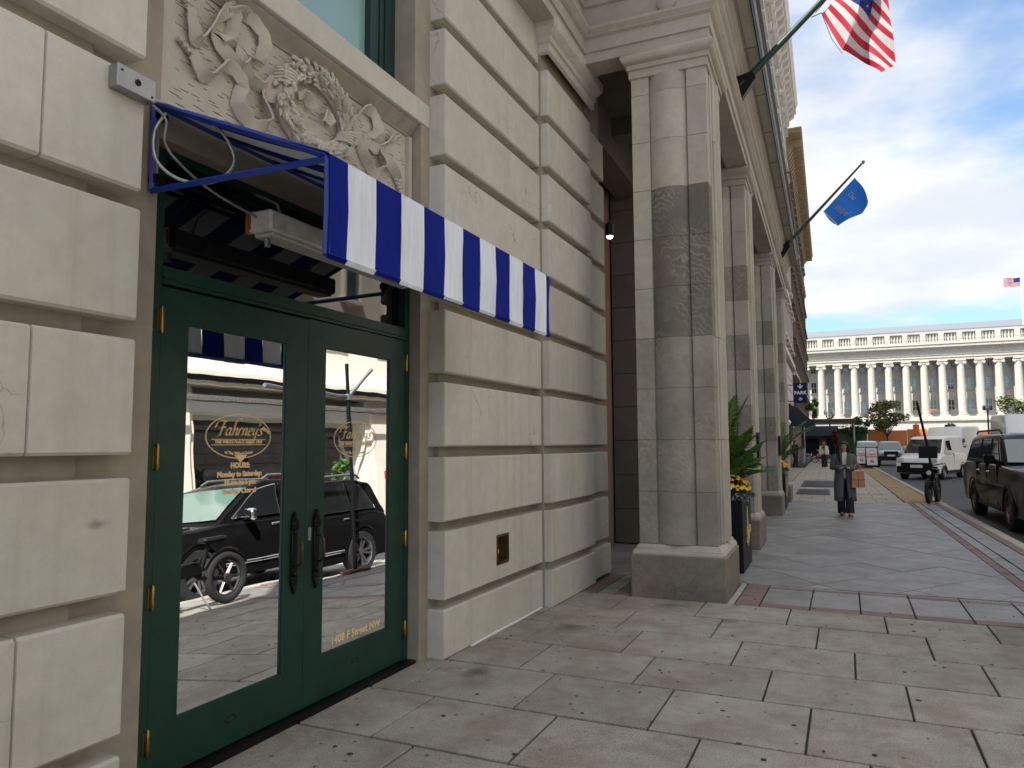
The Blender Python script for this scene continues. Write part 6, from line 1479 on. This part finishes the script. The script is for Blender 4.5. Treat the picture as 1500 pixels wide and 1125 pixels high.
# ============================================================ flags
F_A0 = [(-0.068, 7.147), (-0.03, 7.181), (0.007, 7.215), (0.044, 7.249), (0.081, 7.283), (0.118, 7.316), (0.154, 7.35), (0.191, 7.384), (0.227, 7.417), (0.264, 7.45), (0.3, 7.484), (0.337, 7.517), (0.373, 7.55), (0.409, 7.583)]
F_A1 = [(0.156, 6.51), (0.198, 6.582), (0.248, 6.677), (0.283, 6.748), (0.331, 6.848), (0.351, 6.96), (0.369, 7.071), (0.4, 7.163), (0.431, 7.255), (0.462, 7.348), (0.494, 7.44), (0.525, 7.532), (0.556, 7.624), (0.587, 7.716)]
F_B = [(0.436, 6.409), (0.424, 6.484), (0.427, 6.565), (0.439, 6.67), (0.451, 6.767), (0.471, 6.871), (0.49, 6.957), (0.509, 7.052), (0.529, 7.147), (0.548, 7.242), (0.568, 7.337), (0.587, 7.432), (0.607, 7.527), (0.626, 7.622)]
F_C = [(0.588, 6.159), (0.635, 6.184), (0.69, 6.208), (0.729, 6.235), (0.753, 6.273), (0.743, 6.391), (0.741, 6.525), (0.73, 6.618), (0.726, 6.708), (0.716, 6.818), (0.713, 6.936), (0.704, 7.074), (0.702, 7.21), (0.7, 7.346)]
def cloth(name, c):
    b = NB(name); v = b.noise(b.pos(), 30, 3); b.base(b.mul(c, b.ramp(v, [(.3, .88), (.7, 1.05)]))); b.set(Roughness=.75)
    tr = b.n('ShaderNodeBsdfTranslucent'); tr.inputs[0].default_value = (*c, 1); mx = b.n('ShaderNodeMixShader'); mx.inputs[0].default_value = .4
    b.l(b.p.outputs[0], mx.inputs[1]); b.l(tr.outputs[0], mx.inputs[2]); b.l(mx.outputs[0], b.o.inputs[0]); return b.m
M_FR = cloth('flag_red', (.50, .02, .045)); M_FW = cloth('flag_white', (.62, .60, .60)); M_FB = cloth('flag_blue', (.012, .03, .20)); M_HB = cloth('flag_bright_blue', (.03, .21, .75))
def pole(P0, P1, label, name='flagpole'):
    T = thing(name, label, 'flagpole', P0); a, c = Vector((0, 0, 0)), Vector(P1)-Vector(P0); d = c.normalized()
    b = MB(); b.tube([a+d*.1, a+d*.5, c], [.055, .045, .024], 10); b.build('pole', M_GREEND, T, world=False)
    b = MB(); b.prism([(-.02, -.22), (.12, -.1), (.30, .14), (.24, .24), (.06, .2), (-.02, .22)], 'y', -.05, .05); b.build('wall_bracket', M_BLACKM, T, world=False)
    b = MB(); b.lathe([(.01, -.05), (.035, -.02), (.04, .015), (.01, .045)], tuple(c+d*.06), 10); b.lathe([(.035, 0), (.035, .01)], tuple(c), 8); b.build('finial', M_BRASS, T, world=False); return T
pole((-1.20, 10.0, 6.30), (1.55, 10.0, 8.74), 'dark green angled flagpole on the portico carrying the striped flag')
pole((-1.40, 20.0, 6.49), (.64, 20.0, 8.56), 'thin angled flagpole at the portico end carrying the blue flag')
FL = thing('striped_flag', 'folded red and white striped flag with starred blue corner hanging from the nearer pole', 'flag', (.2, 10, 6.2))
cols_ = [(F_A0, 0.0, .0), (F_A1, 1.0, -.16), (F_B, 1.7, .10), (F_C, 2.6, -.06)]
def fp(s, t):       # s 0..3, t 0..13
    k = min(int(s), 2); f = s-k; f = f*f*(3-2*f)*.5+f*.5; i = min(int(t), 12); g = t-i
    def P(c): (x0, z0), (x1, z1) = cols_[c][0][i], cols_[c][0][i+1]; return Vector((x0+(x1-x0)*g, 10+cols_[c][2]+.02*sin(t*1.3+c), z0+(z1-z0)*g))
    q = P(k).lerp(P(k+1), f); q.y += .03*sin(s*4+t*.7); return q
for i in range(13):
    b = MB(); n = 18; vs = []
    for k in range(n+1):
        s = 3*k/n; vs += [tuple(fp(s, i)), tuple(fp(s, i+.5)), tuple(fp(s, i+1))]
    for k in range(n):
        m = 1 if (i >= 6 and 3*k/n < 1.95) else 0
        b.add([vs[3*k], vs[3*k+1], vs[3*k+4], vs[3*k+3]], [(0, 1, 2, 3)], m, True); b.add([vs[3*k+1], vs[3*k+2], vs[3*k+5], vs[3*k+4]], [(0, 1, 2, 3)], m, True)
    b.build('stripe', [M_FR if i % 2 == 0 else M_FW, M_FB], FL, smooth=60)
for r_ in range(5):
    for c_ in range(4):
        q = fp(.35+c_*.42, 6.8+r_*1.3); b = MB(); vs = [(q.x+(.02 if k % 2 == 0 else .008)*sin(2*pi*k/10), q.y-.012, q.z+(.02 if k % 2 == 0 else .008)*cos(2*pi*k/10)) for k in range(10)]
        b.add(vs, [tuple(range(10))]); b.add([(x, y+.001, z) for x, y, z in vs], [tuple(range(9, -1, -1))]); b.build('star', M_FW, FL, fix=False)
b = MB(); b.tube([(-.07, 10, 7.15), (-.19, 10, 7.12)], .006, 5); b.tube([(-.07, 10, 7.15), (.04, 9.97, 6.75), (.15, 9.86, 6.48)], .005, 5); b.tube([(-.14, 10, 7.17), (.3, 10, 7.62)], .005, 5); b.build('halyard', M_BLACKM, FL)
BF = thing('blue_flag', 'bright blue flag with pale script lettering hanging from the farther pole', 'flag', (.2, 20, 7.0))
def bp_(s, t):      # s along fly 0..1, t along hoist 0..1
    h = Vector((-.29+.76*t, 0, 7.459+.776*t))
    fly = [(0.045, 7.04), (0.34, 7.17), (.60, 7.30), (0.751, 7.50), (0.70, 7.78)]
    u = t*4; k = min(int(u), 3); f = u-k; e = Vector((fly[k][0]+(fly[k+1][0]-fly[k][0])*f, 0, fly[k][1]+(fly[k+1][1]-fly[k][1])*f))
    q = h.lerp(e, s); q.z += .05*sin(pi*s)*(t-.5)*2; q.y = 20+.10*s*sin(t*9+s*3)+.05*sin(s*5); return q
b = MB(); N = 14; vs = [tuple(bp_(i/N, j/N)) for i in range(N+1) for j in range(N+1)]
b.add(vs, [(i*(N+1)+j, (i+1)*(N+1)+j, (i+1)*(N+1)+j+1, i*(N+1)+j+1) for i in range(N) for j in range(N)], 0, True); b.build('cloth', M_HB, BF, smooth=60)
t0 = text_mb('The', .3, .0, .35, 0, align='LEFT'); t1 = text_mb('Willard', .3, .0, .35, 0, align='LEFT')
for tt, oy, sx in ((t0, .60, 1.0), (t1, .22, .62)):
    w = max(x for x, y, z in tt.v); tt.v = [tuple(bp_(.18+(.34 if oy > .5 else .62)*(x/w), oy+y*.62)+Vector((0, -.02, 0))) for x, y, z in tt.v]
    tt.build('lettering', M_FW, BF, fix=False)
b = MB(); b.tube([(-.29, 20, 7.46), (-.12, 19.98, 7.25), (.045, 19.98, 7.03)], .01, 5); b.build('weight_cord', M_WHITE, BF)
# roof flag on the colonnaded building
RF = thing('roof_flagpole', 'white flagpole on the roof of the colonnaded building', 'flagpole', (28.85, 151, 21))
b = MB(); b.tube([(0, 0, -1), (-.05, 0, 9.0)], [.14, .07], 8); b.lathe([(.02, -.15), (.15, 0), (.02, .15)], (-.05, 0, 9.1), 8); b.build('pole', M_WHITE, RF, world=False)
fl = thing('roof_flag', 'small striped flag flying from the roof of the colonnaded building', 'flag', (28.8, 151, 28.7))
for i in range(13):
    b = MB(); n = 10
    for k in range(n):
        x0, x1 = -2.5*k/n, -2.5*(k+1)/n; w = lambda x: (.0 if x > -.01 else .12*sin(x*4)); z = lambda x, q: 1.5-q*.115+.12*x*.3+.08*sin(x*2.5)
        m = 1 if (i < 7 and k < 4) else 0
        b.add([(x0, w(x0), z(x0, i)), (x1, w(x1), z(x1, i)), (x1, w(x1), z(x1, i+1)), (x0, w(x0), z(x0, i+1))], [(0, 1, 2, 3)], m, True)
    b.build('stripe', [M_FR if i % 2 == 0 else M_FW, M_FB], fl, world=False)
